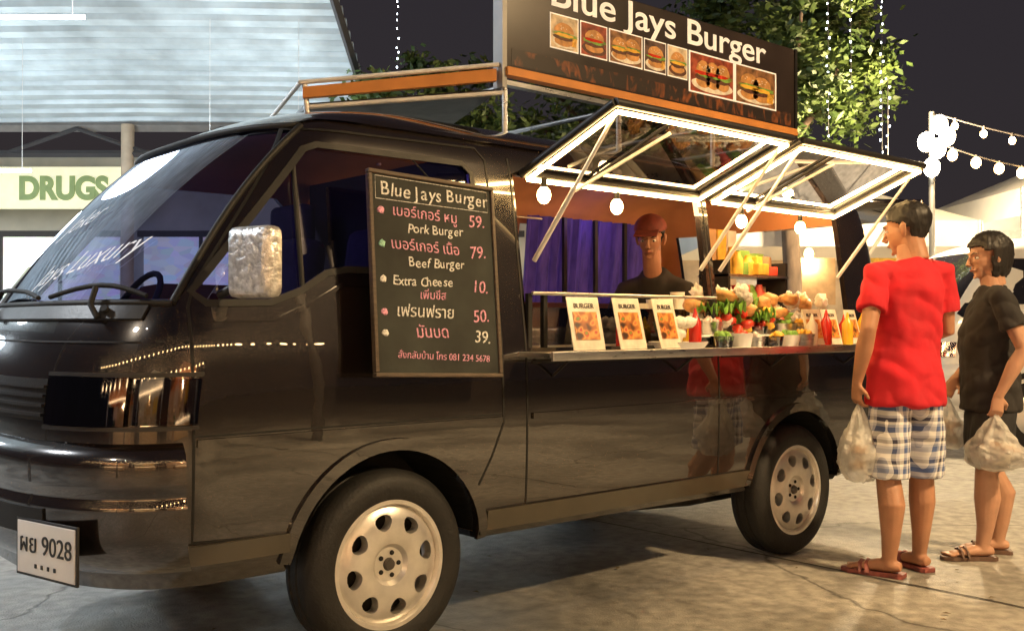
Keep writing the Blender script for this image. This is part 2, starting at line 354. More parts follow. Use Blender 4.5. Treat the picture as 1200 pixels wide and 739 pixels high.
# counter
box('counter_shelf',(1.78,-.02,1.035),(2.40,.30,.020),STEEL,van,bev=.004)
box('counter_edge',(1.78,-.175,1.032),(2.40,.012,.035),STEEL,van,bev=.003)
for x in (.75,1.5,2.2,2.85): tube('shelf_bracket',[(x,.0,.95),(x,-.10,1.02)],.006,PLAST,van)
box('display_back',(1.2,.16,1.14),(1.1,.01,.16),glassmat('acrylic',(.55,.55,.55),.05),van)
for x in (.64,.72,1.77): box('display_post',(x,.02,1.16),(.02,.02,.22),SEAM,van)
tube('display_rail',[(.64,.0,1.27),(1.77,.0,1.27)],.007,STEEL,van)
def panel(x0,x1,k):
    h=(.105,1.745); o=(-.40,1.945)
    c=[(x0,h[0],h[1]),(x1,h[0],h[1]),(x1,o[0],o[1]),(x0,o[0],o[1])]
    c=[Vector(p) for p in c]
    obj('wing_glass_%d'%k,[p+Vector((0,0,.01)) for p in c],[(0,1,2,3)],CGLASS,van)
    for i in range(4):
        a,b=c[i],c[(i+1)%4]; tube('wing_frame_%d_%d'%(k,i),[a,b],.017,PLAST,van,8)
        q=Vector((0,0,-.026)); cen=sum(c,Vector())/4; a2=a.lerp(cen,.04)+q; b2=b.lerp(cen,.04)+q; tube('led_tube_%d_%d'%(k,i),[a2,b2],.0085,LED,van,8)
    m=c[0].lerp(c[1],.33);n=c[3].lerp(c[2],.33); tube('wing_rib_%d'%k,[m,n],.008,PLAST,van,6)
    for xx in (x0+.02,x1-.05):
        tube('gas_strut',[(xx,.055,1.40),(xx+.01,-.16,1.665)],.010,WHITE,van,8); tube('gas_strut_rod',[(xx+.01,-.16,1.665),(xx+.02,-.37,1.925)],.0075,WHITE,van,8)
    tube('gas_strut_mid',[(x0+.28,.09,1.70),(x0+.42,-.3,1.9)],.008,WHITE,van,8)
panel(.68,1.78,1); panel(1.85,2.93,2)
V=[Vector((3.27,.16,1.86)),Vector((3.27,1.53,1.86)),Vector((4.05,1.5,1.92)),Vector((4.05,.19,1.92)),Vector((4.22,1.45,1.85)),Vector((4.22,.24,1.85))]
tg=obj('raised_tailgate',V,[(0,1,2,3),(3,2,4,5)],PAINT,van,True); md=tg.modifiers.new('s','SOLIDIFY'); md.thickness=.04; apply(tg)
tube('tailgate_strut',[(3.33,.2,1.45),(3.85,.24,1.84)],.01,WHITE,van)
CUR=mat('purple_glow_curtain',(.06,.04,.22),.8,0,.5,6,.4,14,stretch=(6,1,1),emit=(.10,.05,.45),es=.10)  # weak emission puts the purple light into the cloth itself
V=[];F=[]
for k in range(90):
    x=1.93+1.1*k/89; y=1.60+.02*math.sin(k*.9)+.01*math.sin(k*2.3)
    V+=[(x,y-.09,1.28),(x,y-.14,1.78)]
for k in range(89): F.append((2*k,2*k+1,2*k+3,2*k+2))
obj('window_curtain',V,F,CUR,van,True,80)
for x in (2.2,2.46,2.72): box('window_bar',(x,1.44,1.53),(.025,.02,.5),PLAST,van)
box('stove',(1.5,1.25,.95),(.9,.45,.36),STEEL,van,bev=.01)
box('inner_counter',(1.9,.36,1.05),(2.3,.45,.03),STEEL,van)
BOXM=[mat('box_yellow',(.7,.42,.06),.5,0,.3,20),mat('box_white',(.7,.66,.58),.6,0,.2,12),mat('box_green',(.15,.3,.06),.5,0,.3,20),mat('box_kraft',(.4,.25,.12),.7,0,.2,12),mat('box_red',(.5,.06,.04),.4,0,.3,20)]
for z in (1.22,1.42): box('stock_shelf',(2.83,.62,z),(.56,.22,.012),STEEL,van)
for x in (2.56,3.10): box('stock_post',(x,.62,1.28),(.02,.2,.45),PLAST,van)
for i in range(48):
    z0=[1.066,1.228,1.428][i%3]; hh=random.uniform(.05,.15); x=random.uniform(2.6,3.05); y=.62+random.uniform(-.08,.08) if z0>1.1 else random.uniform(.28,.50)
    if random.random()<.55: box('stock_box',(x,y,z0+hh/2),(random.uniform(.06,.13),.09,hh),random.choice(BOXM),van,rot=(0,0,random.uniform(-.4,.4)),bev=.006)
    else: lathe('stock_jar',[(.001,0),(.032,0),(.034,hh*.8),(.02,hh),(.018,hh+.02),(.001,hh+.02)],(x,y,z0),random.choice(BOXM),van,14,axis='z')
for i in range(4):
    x=.95+i*.14; tube('hanging_ladle',[(x,1.15,1.72),(x,1.15,1.58)],.004,STEEL,van,6); ball('ladle_bowl',(x,1.15,1.56),(.025,.025,.018),STEEL,van,sub=2)
tube('utensil_rail',[(.9,1.15,1.72),(1.75,1.15,1.72)],.006,STEEL,van,6)
for i in range(5): lathe('paper_cups',[(.03,0),(.036,.16+.02*i),(.038,.165+.02*i)],(1.62+.09*i,.40,1.066),BOXM[1],van,14,axis='z')
for i in range(3): box('hanging_towel',(2.95+.1*i,.95,1.55),(.08,.02,.35),[BOXM[3],BOXM[0],BOXM[1]][i],van,bev=.004)
def bulb(name,p,par,r=.03,cord=None):
    ball(name,p,(r,r,r*1.25),BULB,par,sub=2)
    tube(name+'_socket',[(p[0],p[1],p[2]+r),(p[0],p[1],p[2]+r+.04)],.012,SEAM,par,8)
    if cord: tube(name+'_cord',[(p[0],p[1],p[2]+r+.04),cord],.003,SEAM,par,6)
def plight(name,p,w,c=(1,.8,.5),r=.05,par=None):
    l=bpy.data.lights.new(name,'POINT'); l.energy=w; l.color=c; l.shadow_soft_size=r; o=bpy.data.objects.new(name,l); COL.objects.link(o); o.location=p
    if par:o.parent=par
    return o
for i,(x,y,z) in enumerate(((.72,.02,1.655),(1.22,.10,1.655),(2.1,.1,1.65),(2.6,.1,1.65))):
    bulb('hanging_bulb_%d'%i,(x,y,z),van,.028,(x,y,1.73))
plight('interior_lamp',(.95,.75,1.82),5,(1,.52,.22),.06,van); lathe('interior_dome',[(.001,1.88),(.06,1.89),(.05,1.91)],(.95,.75,0),BULB,van,16,axis='z')
plight('interior_lamp_rear',(2.85,.36,1.80),13,(1,.70,.36),.06,van); lathe('interior_dome_rear',[(.001,1.86),(.06,1.87),(.05,1.89)],(2.75,.5,0),BULB,van,16,axis='z')
plight('purple_fill',(-.30,.9,1.80),6,(.32,.26,1),.05,van)  # added light that gives the cab glass its blue glow
plight('purple_fill_rear',(2.4,1.3,1.75),.7,(.3,.2,1),.05,van)  # added light that turns the curtain purple
# ---- menu cards & food
def foodmat(name='food_print',sc=38):
    m=bpy.data.materials.new(name); m.use_nodes=True; nt=m.node_tree;N=nt.nodes;K=nt.links;b=N['Principled BSDF'];b.inputs['Roughness'].default_value=.35
    tc=N.new('ShaderNodeTexCoord');v=N.new('ShaderNodeTexVoronoi');v.inputs['Scale'].default_value=sc;v.feature='SMOOTH_F1';K.new(tc.outputs['Object'],v.inputs[0]);r=N.new('ShaderNodeValToRGB');K.new(v.outputs['Color'],r.inputs[0])
    for p,c in ((.15,(.05,.02,.01)),(.35,(.45,.14,.03)),(.5,(.6,.35,.08)),(.65,(.5,.05,.03)),(.8,(.12,.28,.04)),(.95,(.75,.65,.45))):
        e=r.color_ramp.elements.new(p);e.color=c+(1,)
    K.new(r.outputs[0],b.inputs['Base Color']); return m
FOODP=foodmat()
def card(x,y,k,s=1):
    e=empty('menu_card'); b=box('card',(x,y,1.047+.095*s),(.14*s,.004,.19*s),mat('card_white',(.70,.64,.52),.4,0,.15,25),e,rot=(-.25,0,.12*(k%3-1)),bev=.001)
    box('card_photo',(0,-.0035,-.01),(.105*s,.002,.10*s),FOODP,b); text('card_text','BURGER',(0,-.004,.055*s),.024*s,PK,b,align='CENTER'); return e
for k,x in enumerate((.83,1.08,1.31)): card(x,-.10,k,1.12)
for k,x in enumerate((2.44,2.60,2.80)): card(x,-.08,k,.95)
fd=empty('food_display')
cols=[mat('bun',(.50,.25,.08),.5,0,.35,30,.2,60),mat('lettuce',(.16,.34,.05),.5,0,.5,30,.5,50),mat('tomato',(.50,.04,.02),.25,0,.3,20),mat('cheese',(.75,.42,.05),.4,0,.2,30),mat('wrap',(.72,.68,.6),.35,0,.2,30,.8,40),mat('onion',(.6,.5,.45),.3,0,.3,30)]
BROWNP=mat('patty',(.09,.03,.015),.5,0,.4,60,.4,90)
def tub(x,y,z,r,h,m,fill,n=9):
    lathe('tub',[(.001,0),(r*.8,0),(r,h),(r*1.05,h+.004),(r*.95,h),(r*.78,.006),(.001,.006)],(x,y,z),m,fd,20,axis='z')
    for i in range(n):
        a=random.random()*6.28; q=random.random()*r*.7; ball('produce',(x+q*math.cos(a),y+q*math.sin(a),z+h*.85+random.random()*.02),(r*.35,r*.28,r*.25),fill,fd,.6,9,2,rot=(random.random()*3,random.random()*3,0))
def lettuce(x,y,z,r):
    V=[(x,y,z)];F=[]; seed=random.random()*9
    for j in (1,2,3):
        for k in range(30):
            a=2*math.pi*k/30; rr=r*j/3; V.append((x+rr*math.cos(a),y+rr*math.sin(a)*.8,z+j*j*.004*math.sin(k*1.9+seed)+noise.noise(Vector((k*.8,j,seed)))*.02))
    for k in range(30):
        k2=(k+1)%30; F.append((0,1+k,1+k2)); F.append((1+k,31+k,31+k2,1+k2)); F.append((31+k,61+k,61+k2,31+k2))
    obj('lettuce_leaf',V,F,cols[1],fd,True,80)
def loaf(x,y,z,l,r,a): ball('bread_loaf',(x,y,z),(l,r,r*.8),cols[0],fd,.25,6,3,rot=(0,random.uniform(-.2,.2),a))
TUBC=glassmat('clear_plastic',(.85,.85,.83),.06)
for j,(yy,zz) in enumerate(((.03,1.10),(.13,1.17))):
    box('tray_step',(2.18,yy,zz-.003),(1.10,.12,.010),WHITE,fd,bev=.003); box('tray_riser',(2.18,yy+.02,(zz+1.045)/2-.006),(1.08,.05,zz-1.05),STEEL,fd)
for i,(x,y,z,f) in enumerate(((1.70,-.09,1.047,1),(1.82,-.10,1.047,2),(1.95,-.09,1.047,5),(2.08,-.10,1.047,3),(2.21,-.09,1.047,1),(1.76,.02,1.10,5),(2.14,.03,1.10,2),(2.26,.13,1.175,0),(2.36,.03,1.10,1),(2.50,.03,1.10,3),(2.64,.03,1.10,2),(2.33,-.09,1.047,3))):
    tub(x,y,z,random.uniform(.045,.06),random.uniform(.035,.06),[TUBC,WHITE,STEEL][i%3],cols[f])
for i in range(8): lettuce(random.uniform(1.76,2.15),random.uniform(.0,.14),random.uniform(1.16,1.26),random.uniform(.05,.08))
for i in range(24): loaf(random.uniform(1.72,2.65),random.uniform(.04,.16),random.uniform(1.19,1.29),random.uniform(.045,.075),random.uniform(.03,.045),random.uniform(-1,1))
for i in range(14): ball('tomato',(random.gauss(2.0,.16),random.gauss(.04,.03),random.uniform(1.13,1.24)),(.026,.026,.022),cols[2],fd,.1,8,2)
for i in range(24): ball('wrapped_snack',(random.uniform(1.72,2.68),random.gauss(.09,.04),random.uniform(1.16,1.31)),(.05,.035,.03),cols[4],fd,.7,9,3,rot=(random.random(),random.random(),random.random()))
for i in range(10): ball('cheese_pack',(random.uniform(1.75,2.65),random.gauss(.04,.03),random.uniform(1.12,1.24)),(.035,.03,.02),cols[3],fd,.3,5,2,rot=(random.random(),random.random(),0))
SAUCE=[mat('ketchup',(.45,.02,.01),.25),mat('mustard',(.7,.42,.03),.25),mat('mayo',(.65,.62,.52),.3)]
def bottle(x,y,k,h=.15): lathe('sauce_bottle',[(.001,0),(.026,0),(.028,.01),(.028,h*.65),(.012,h*.8),(.010,h*.85),(.004,h),(.001,h)],(x,y,1.046),SAUCE[k%3],fd,16,axis='z')
for i,(x,y) in enumerate(((1.56,-.05),(1.60,.03),(2.38,-.11),(2.52,-.10),(2.70,-.11),(2.78,.05),(2.85,.0),(2.90,-.08),(.95,.06),(1.20,.05))): bottle(x,y,i,random.uniform(.13,.19))
lathe('food_tray',[(.001,1.047),(.11,1.047),(.13,1.075),(.125,1.075),(.11,1.052)],(1.46,-.04,0),WHITE,fd,24,axis='z')
for i in range(10): ball('napkin_pack',(1.40+random.random()*.12,-.08+random.random()*.1,1.09+random.random()*.07),(.045,.03,.025),cols[4],fd,.5,8,2)
# ---- roof sign + rack
sign=empty('rooftop_sign')
SY=.35
BLK=mat('sign_black',(.028,.020,.018),.35,0,.4,3)
box('sign_board',(1.835,SY,2.45),(2.11,.05,.44),BLK,sign,bev=.004)
box('sign_end_frame',(.775,SY,2.42),(.025,.06,.56),mat('frame_grey',(.28,.28,.28),.45,.4),sign); box('sign_end_frame_rear',(2.895,SY,2.42),(.02,.07,.5),PLAST,sign)
SW=mat('sign_white',(.85,.85,.83),.5,emit=(.9,.9,.88),es=.2)
text('sign_title','Blue Jays Burger',(1.03,SY-.027,2.540),.175,SW,sign,bold=.002,sx=1.38)
def burger(cx,cz,w,h,k,y):
    rnd=random.Random(k*13+5)
    def flat(nm,poly,m,dy): obj(nm,[(cx+a*w,y-dy,cz+b*h) for a,b in poly],[tuple(range(len(poly)))],m,sign)
    bg=[mat('photo_cream',(.60,.50,.36),.4,0,.5,18),mat('photo_red',(.28,.06,.03),.4,0,.7,22),mat('photo_wood',(.22,.11,.05),.4,0,.7,25),mat('photo_dark',(.10,.06,.05),.4,0,.8,22)][k%4]
    flat('photo_frame',[(-.5,-.5),(.5,-.5),(.5,.5),(-.5,.5)],SW,.0275)
    flat('photo_bg',[(-.465,-.46),(.465,-.46),(.465,.46),(-.465,.46)],bg,.0285)
    def blob(ox,oz,rx,rz,m,dy,jag=.15,n=22,a0=0,a1=2*math.pi):
        flat('photo_shape',[(max(-.46,min(.46,ox+rx*(1+rnd.uniform(-jag,jag))*math.cos(a0+(a1-a0)*i/n))),max(-.45,min(.45,oz+rz*(1+rnd.uniform(-jag,jag))*math.sin(a0+(a1-a0)*i/n)))) for i in range(n)],m,dy)
    blob(0,-.25,.45,.18,[cols[4],BROWNP,cols[4]][k%3],.0290,.02)
    nb=[1,1,2,1,1,3,2,2][k%8]
    for j in range(nb):
        ox=(j-(nb-1)/2)*(.66/nb) + rnd.uniform(-.03,.03); q=(1,.62,.44)[nb-1]; dz=rnd.uniform(-.03,.05)
        blob(ox,-.22+dz,.34*q,.14,cols[0],.0293,.04); blob(ox,-.10+dz,.37*q,.10,BROWNP,.0296,.12); blob(ox+.03,-.03+dz,.40*q,.07,cols[1],.0299,.35); 
        if k%2: blob(ox-.03,.0+dz,.33*q,.05,cols[2],.0302,.15)
        else: blob(ox,-.05+dz,.35*q,.05,cols[3],.0302,.25)
        blob(ox,.03+dz,.35*q,.27,cols[0],.0305,.03,16,0,math.pi*1.05)
        for s_ in range(7): blob(ox+rnd.uniform(-.2,.2)*q,.14+dz+rnd.uniform(-.06,.08),.014,.014,cols[4],.0308,.1,6)
    if k%3==0:
        for s_ in range(5): 
            x0=.25+.03*s_; flat('photo_fry',[(x0,-.35),(x0+.02,-.35),(x0+.05,-.1),(x0+.03,-.1)],cols[3],.0310+.0003*s_)
xc=1.03
for k,w in enumerate((.185,.185,.24,.17,.16)):
    burger(xc+w/2,2.430,w-.010,.155,k,SY); xc+=w
for j in range(2): burger(xc+.19+j*.37,2.405,.37,.205,j+5,SY)
def flamemat():
    m=bpy.data.materials.new('flame_print'); m.use_nodes=True; nt=m.node_tree;N=nt.nodes;K=nt.links;b=N['Principled BSDF'];b.inputs['Roughness'].default_value=.4;tc=N.new('ShaderNodeTexCoord');mp=N.new('ShaderNodeMapping');mp.inputs['Scale'].default_value=(1,1,.6);K.new(tc.outputs['Object'],mp.inputs[0]);n=N.new('ShaderNodeTexNoise');n.inputs['Scale'].default_value=14;n.inputs['Detail'].default_value=5;n.inputs['Distortion'].default_value=1.5;K.new(mp.outputs[0],n.inputs[0]);r=N.new('ShaderNodeValToRGB');K.new(n.outputs[0],r.inputs[0]);r.color_ramp.elements[0].position=.52;r.color_ramp.elements[0].color=(.025,.018,.016,1);r.color_ramp.elements[1].position=.85;r.color_ramp.elements[1].color=(.4,.12,.03,1);K.new(r.outputs[0],b.inputs['Base Color']);return m
box('sign_flame_band',(1.835,SY-.0262,2.275),(2.04,.001,.07),flamemat(),sign)
ORL=mat('orange_panel',(.55,.22,.05),.6,0,.2,4)
box('sign_ledge',(1.835,SY-.02,2.208),(2.11,.05,.035),ORL,sign)
box('sign_base_rail',(1.835,SY,2.165),(2.11,.04,.02),STEEL,sign)
rack=empty('roof_rack')
for x in (.8,1.5,2.2,2.85):
    for y in (.35,1.3): tube('rack_leg',[(x,y,1.93),(x,y,2.16)],.012,STEEL,rack)
    tube('rack_cross_%d'%int(x*10),[(x,.35,2.15),(x,1.3,2.15)],.012,STEEL,rack)
tube('rack_rail',[(.8,1.3,2.15),(2.85,1.3,2.15)],.012,STEEL,rack)
V=[(.76,.36,2.215),(.10,.80,2.115),(.10,.80,2.07),(.76,.36,2.165)]
ob=obj('folded_awning_fascia',V,[(0,1,2,3)],ORL,rack); md=ob.modifiers.new('s','SOLIDIFY'); md.thickness=.03; apply(ob)
ob=obj('folded_awning_board',[(.77,.38,2.14),(.12,.82,2.06),(.35,1.5,2.06),(1.2,1.4,2.14)],[(0,1,2,3)],PLAST,rack); md=ob.modifiers.new('s','SOLIDIFY'); md.thickness=.02; apply(ob)
RW=mat('rack_white',(.7,.7,.68),.4)
for a,b in (((.76,.34,2.235),(.08,.79,2.135)),((.08,.79,2.135),(.33,1.52,2.13)),((.78,.34,2.12),(.12,.79,2.04))):
    tube('awning_board_edge',[a,b],.010,RW,rack,8)
tube('awning_leg',[(.12,.79,1.95),(.1,.79,2.13)],.012,STEEL,rack)
# ---- chalkboard
cb=empty('menu_chalkboard',(0,0,0)); 
BRD=mat('chalk_black',(.030,.034,.030),.85,0,.6,4,.1,40); WOOD=mat('board_wood',(.09,.065,.045),.6,0,.3,14,.2,40,stretch=(1,1,6))
cbw,cbh=.53,.685
box('board',(0,0,0),(cbw,.015,cbh),BRD,cb)
for c,s in (((0,-.004,cbh/2),(cbw+.014,.024,.014)),((0,-.004,-cbh/2),(cbw+.014,.024,.014)),((-cbw/2,-.004,0),(.014,.022,cbh-.016)),((cbw/2,-.004,0),(.014,.022,cbh-.016))): box('frame',c,s,WOOD,cb,bev=.003)
def chalk(name,c):
    m=bpy.data.materials.new(name); m.use_nodes=True; nt=m.node_tree;N=nt.nodes;K=nt.links;b=N['Principled BSDF'];b.inputs['Base Color'].default_value=c+(1,);b.inputs['Roughness'].default_value=.95
    tc=N.new('ShaderNodeTexCoord');n=N.new('ShaderNodeTexNoise');n.inputs['Scale'].default_value=140;n.inputs['Detail'].default_value=3;K.new(tc.outputs['Object'],n.inputs[0]);mr=N.new('ShaderNodeMapRange');K.new(n.outputs[0],mr.inputs[0]);mr.inputs[1].default_value=.35;mr.inputs[2].default_value=.5;mr.inputs[3].default_value=.4;mr.inputs[4].default_value=1;K.new(mr.outputs[0],b.inputs['Alpha']);return m
CHW=chalk('chalk_white',(.80,.80,.77)); CHP=chalk('chalk_pink',(.80,.40,.55)); CHY=chalk('chalk_green',(.35,.65,.5))
rows=[('Blue Jays Burger',-.225,.268,.066,CHW,None),('เบอร์เกอร์ หมู',-.18,.20,.052,CHP,'59.'),('Pork Burger',-.12,.148,.047,CHW,None),('เบอร์เกอร์ เนื้อ',-.19,.085,.052,CHP,'79.'),('Beef Burger',-.12,.03,.047,CHW,None),('Extra Cheese',-.19,-.035,.046,CHW,'10.'),('เพิ่มชีส',-.08,-.082,.042,CHP,None),('เฟรนฟราย',-.18,-.145,.058,CHW,'50.'),('มันบด',-.10,-.215,.058,CHP,'39.'),('สั่งกลับบ้าน โทร 081 234 5678',-.18,-.285,.033,CHP,None)]
for i,(s,x,z,sz,m,pr_) in enumerate(rows):
    if all(ord(ch)<128 for ch in s):
        cx=x
        for ch in s:
            wd=sz*{'i':.24,'l':.24,'t':.34,'r':.36,'a':.5,' ':.28,'j':.26,'J':.38,'B':.60,'e':.51,'u':.53,'g':.52,'s':.43,'y':.46,'k':.50,'o':.55,'x':.48,'h':.53,'C':.58,'E':.53,'P':.54,'f':.33}.get(ch,.53)
            if ch!=' ': text('chalk_letter',ch,(cx,-.0085,z+random.uniform(-.002,.002)+.004*math.sin(cx*12)),sz*random.uniform(.93,1.07),m,cb,rot=(math.pi/2,random.uniform(-.09,.09),0),bold=.0001,shear=random.uniform(-.05,.2),sx=random.uniform(.92,1.06))
            cx+=wd
    else: text('chalk_line_%d'%i,s,(x,-.0085,z),sz,m,cb,rot=(math.pi/2,random.uniform(-.03,.03),0),bold=0,shear=random.uniform(-.1,.15))
    if pr_: text('chalk_price_%d'%i,pr_,(.15,-.0085,z-.01),.062,[CHW,CHP][i%2],cb,bold=0,shear=.1,rot=(math.pi/2,random.uniform(-.1,.1),0))
    if pr_: ball('chalk_doodle',(-.225,-.009,z+.012),(.014,.002,.012),[CHY,CHP,CHW][i%3],cb,.5,9,2)
tube('title_frame',[(-.245,-.009,.25),(-.244,-.009,.329),(.24,-.009,.327),(.242,-.009,.252),(-.245,-.009,.25)],.0014,CHW,cb,6)
cb.location=(.135,-.06,1.315); cb.rotation_euler=(math.radians(-7),math.radians(2.0),0)
tube('hanging_wire',[(.0,-.0,.34),(-.05,.04,.42)],.003,SEAM,cb)
# ---------------------------------------------------------------- people
def V3(*a): return Vector(a)
def remesh(o,vox,sm=6):
    md=o.modifiers.new('r','REMESH'); md.mode='VOXEL'; md.voxel_size=vox; md.use_smooth_shade=True
    ms=o.modifiers.new('s','SMOOTH'); ms.iterations=sm; ms.factor=.5; bpy.context.view_layer.update(); apply(o); o.data.shade_smooth(); return o
def fuse(name,parts,m,par,vox,sm=5):
    V=[];F=[]
    for pts,r,seg,ref in parts:
        v,f=tubeVF(pts,r,seg,ref,off=len(V)); V+=v;F+=f
    o=obj(name,V,F,m,par); return remesh(o,vox,sm)
def ell(c,s,tilt=0):
    n=9; pts=[];r=[]
    for k in range(n):
        a=-math.pi/2+math.pi*k/(n-1); pts.append(Vector(c)+V3(0,math.sin(a)*s[2]*tilt,math.sin(a)*s[2])); cc=max(.05,math.cos(a)); r.append((s[0]*cc,s[1]*cc))
    return (pts,r,20,V3(1,0,0))
def hand(w,d,nrm,curl,side,sc=1):
    d=d.normalized(); nrm=(nrm-d*nrm.dot(d)).normalized(); ac=d.cross(nrm)*side; P=[]
    P.append(([w-d*.02,w+d*.03*sc,w+d*.085*sc],[(.024,.02),(.036*sc,.017*sc),(.037*sc,.014*sc)],12,ac))
    ax=d.cross(nrm).normalized()
    for i,(o_,l) in enumerate(((-.030,.062),(-.010,.075),(.010,.080),(.030,.070))):
        p=w+d*.078*sc+ac*o_*sc; dd=d.copy(); pts=[p.copy()]; rr=[.0095*sc]
        for j,fr in enumerate((.42,.32,.26)):
            dd=Quaternion(ax,curl)@dd
            p=p+dd*l*fr*sc; pts.append(p.copy()); rr.append((.009-.0012*j)*sc)
        P.append((pts,rr,8,ac))
    t0=w+d*.02*sc+ac*.028*sc; P.append(([t0,t0+(d*.6+ac*.7+nrm*.3).normalized()*.035*sc,t0+(d*.6+ac*.7+nrm*.3).normalized()*.035*sc+(d*.9+nrm*.5+ac*.1).normalized()*.035*sc],[.013*sc,.011*sc,.008*sc],8,nrm))
    return P
def cloth_wrinkle(o,amp,f=9,st=(1,1,.45)):
    me=o.data; nn=[v.normal.copy() for v in me.vertices]
    for v,n0 in zip(me.vertices,nn):
        c=v.co.copy(); n_=noise.noise(Vector((c.x*f*st[0]+c.z*3,c.y*f*st[1],c.z*f*st[2])))+.5*noise.noise(Vector((c.x*f*2.3,c.y*f*2.3,c.z*f*1.6)))+1.2*(abs(noise.noise(Vector((c.x*7+9,c.y*7,c.z*11+c.x*6))))-.2); v.co=c+n0*n_*amp
SK=mat('skin',(.42,.21,.12),.5,0,.12,12,.1,90,sss=.08); SKF=mat('skin_woman',(.45,.25,.16),.5,0,.1,12,.06,90,sss=.08)
HAIR=mat('black_hair',(.012,.010,.010),.5,0,.3,30,.7,45,stretch=(1,1,.15))
EYEW=mat('eye_white',(.7,.7,.68),.2); EYEB=mat('eye_dark',(.02,.012,.01),.15); LIP=mat('lip',(.32,.09,.07),.4)
def head(par,c,yaw,pitch,skin,hairkind,s=1.0,cap=None):
    h=empty('head_pivot',c); h.parent=par; h.rotation_euler=(pitch,0,yaw)
    R=V3(1,0,0)
    P=[ell((0,-.012,.055),(.074,.092,.072)),ell((0,.022,.0),(.062,.068,.075)),
       ([V3(0,.03,-.085),V3(0,.055,-.07),V3(0,.06,-.04),V3(0,.05,0)],[(.022,.02),(.032,.025),(.04,.028),(.05,.03)],14,R),
       ([V3(0,-.02,-.14),V3(0,-.012,-.08),V3(0,-.005,-.02)],[(.052,.052),(.052,.055),(.055,.06)],16,R),
       ([V3(0,.088,.028),V3(0,.103,.0),V3(0,.112,-.016),V3(0,.095,-.026)],[(.007,.008),(.010,.010),(.016,.010),(.012,.008)],10,R),
       ([V3(-.04,.078,.036),V3(0,.090,.038),V3(.04,.078,.036)],[.010,.011,.010],8,V3(0,0,1)),
       ([V3(-.022,.083,-.047),V3(0,.092,-.046),V3(.022,.083,-.047)],[.007,.010,.007],8,V3(0,0,1)),
       ([V3(0,.075,-.085),V3(0,.082,-.078)],[(.018,.012),(.016,.01)],10,R)]
    for sg in (-1,1):
        P.append(([V3(sg*.070,-.005,-.03),V3(sg*.079,-.012,-.005),V3(sg*.082,-.016,.022),V3(sg*.075,-.008,.03)],[(.006,.009),(.009,.015),(.008,.017),(.005,.012)],10,V3(sg,0,0)))
    o=fuse('head',P,skin,h,.0045,3)
    for sg in (-1,1):
        ball('eye',(sg*.031,.0755,.014),(.013,.009,.007),EYEW,h,sub=2); ball('iris',(sg*.031,.0835,.014),(.0055,.003,.0055),EYEB,h,sub=2)
        tube('eyebrow',[(sg*.016,.0925,.034),(sg*.033,.090,.039),(sg*.047,.080,.035)],[.003,.0035,.002],HAIR,h,6)
    tube('mouth',[(-.022,.0905,-.047),(0,.1005,-.046),(.022,.0905,-.047)],[.002,.0035,.002],LIP,h,8)
    bm=bmesh.new(); bmesh.ops.create_uvsphere(bm,u_segments=64,v_segments=44,radius=1)
    for v in bm.verts:
        p=v.co.copy()
        if hairkind=='short': q=V3(p.x*.0805,p.y*.100-.014,p.z*.083+.052); k=.0055; 
        else: q=V3(p.x*.094,p.y*.112-.016,p.z*.098+.045); k=.008
        if p.z<0:
            if hairkind=='short': q.z=.052+p.z*.12; q.x*=1-.28*(-p.z)**1.5; q.y=q.y*(1-.15*(-p.z))
            else: q.z=.045+p.z*.17; q.x*=1-.12*(-p.z)
        n_=noise.noise(Vector((q.x*70,q.y*70,q.z*22)))+.6*noise.noise(q*140); v.co=q+p*n_*k
    def kill(f):
        c_=f.calc_center_median()
        if hairkind=='short':
            if c_.y>.068 and c_.z<.085: return True
            if c_.y>.0 and c_.z<.055: return c_.z<.03+c_.y*.5
            if c_.y>-.035 and c_.z<.01: return True
            return c_.z<-.055
        else:
            if c_.y>.055 and c_.z<.075: return True
            if c_.y>.02 and c_.z<.04: return True
            return c_.z<-.095
    bmesh.ops.delete(bm,geom=[f for f in bm.faces if kill(f)],context='FACES')
    me=bpy.data.meshes.new('hair'); bm.to_mesh(me); bm.free(); me.materials.append(HAIR); me.shade_smooth()
    ho=bpy.data.objects.new('hair',me); COL.objects.link(ho); ho.parent=h
    md=ho.modifiers.new('s','SOLIDIFY'); md.thickness=.014; md.offset=-1; apply(ho); ho.data.shade_smooth()
    if cap:
        bm=bmesh.new(); bmesh.ops.create_uvsphere(bm,u_segments=40,v_segments=24,radius=1)
        bmesh.ops.delete(bm,geom=[f for f in bm.faces if f.calc_center_median().z<.05],context='FACES')
        for v in bm.verts: v.co=V3(v.co.x*.092,v.co.y*.112-.01,v.co.z*.085+.062)
        me=bpy.data.meshes.new('cap'); bm.to_mesh(me); bm.free(); me.materials.append(cap); me.shade_smooth(); co=bpy.data.objects.new('cap',me); COL.objects.link(co); co.parent=h
        box('cap_brim',(0,.13,.068),(.13,.09,.008),cap,h,rot=(-.15,0,0),bev=.003)
    h.scale=(s,s,s); return h
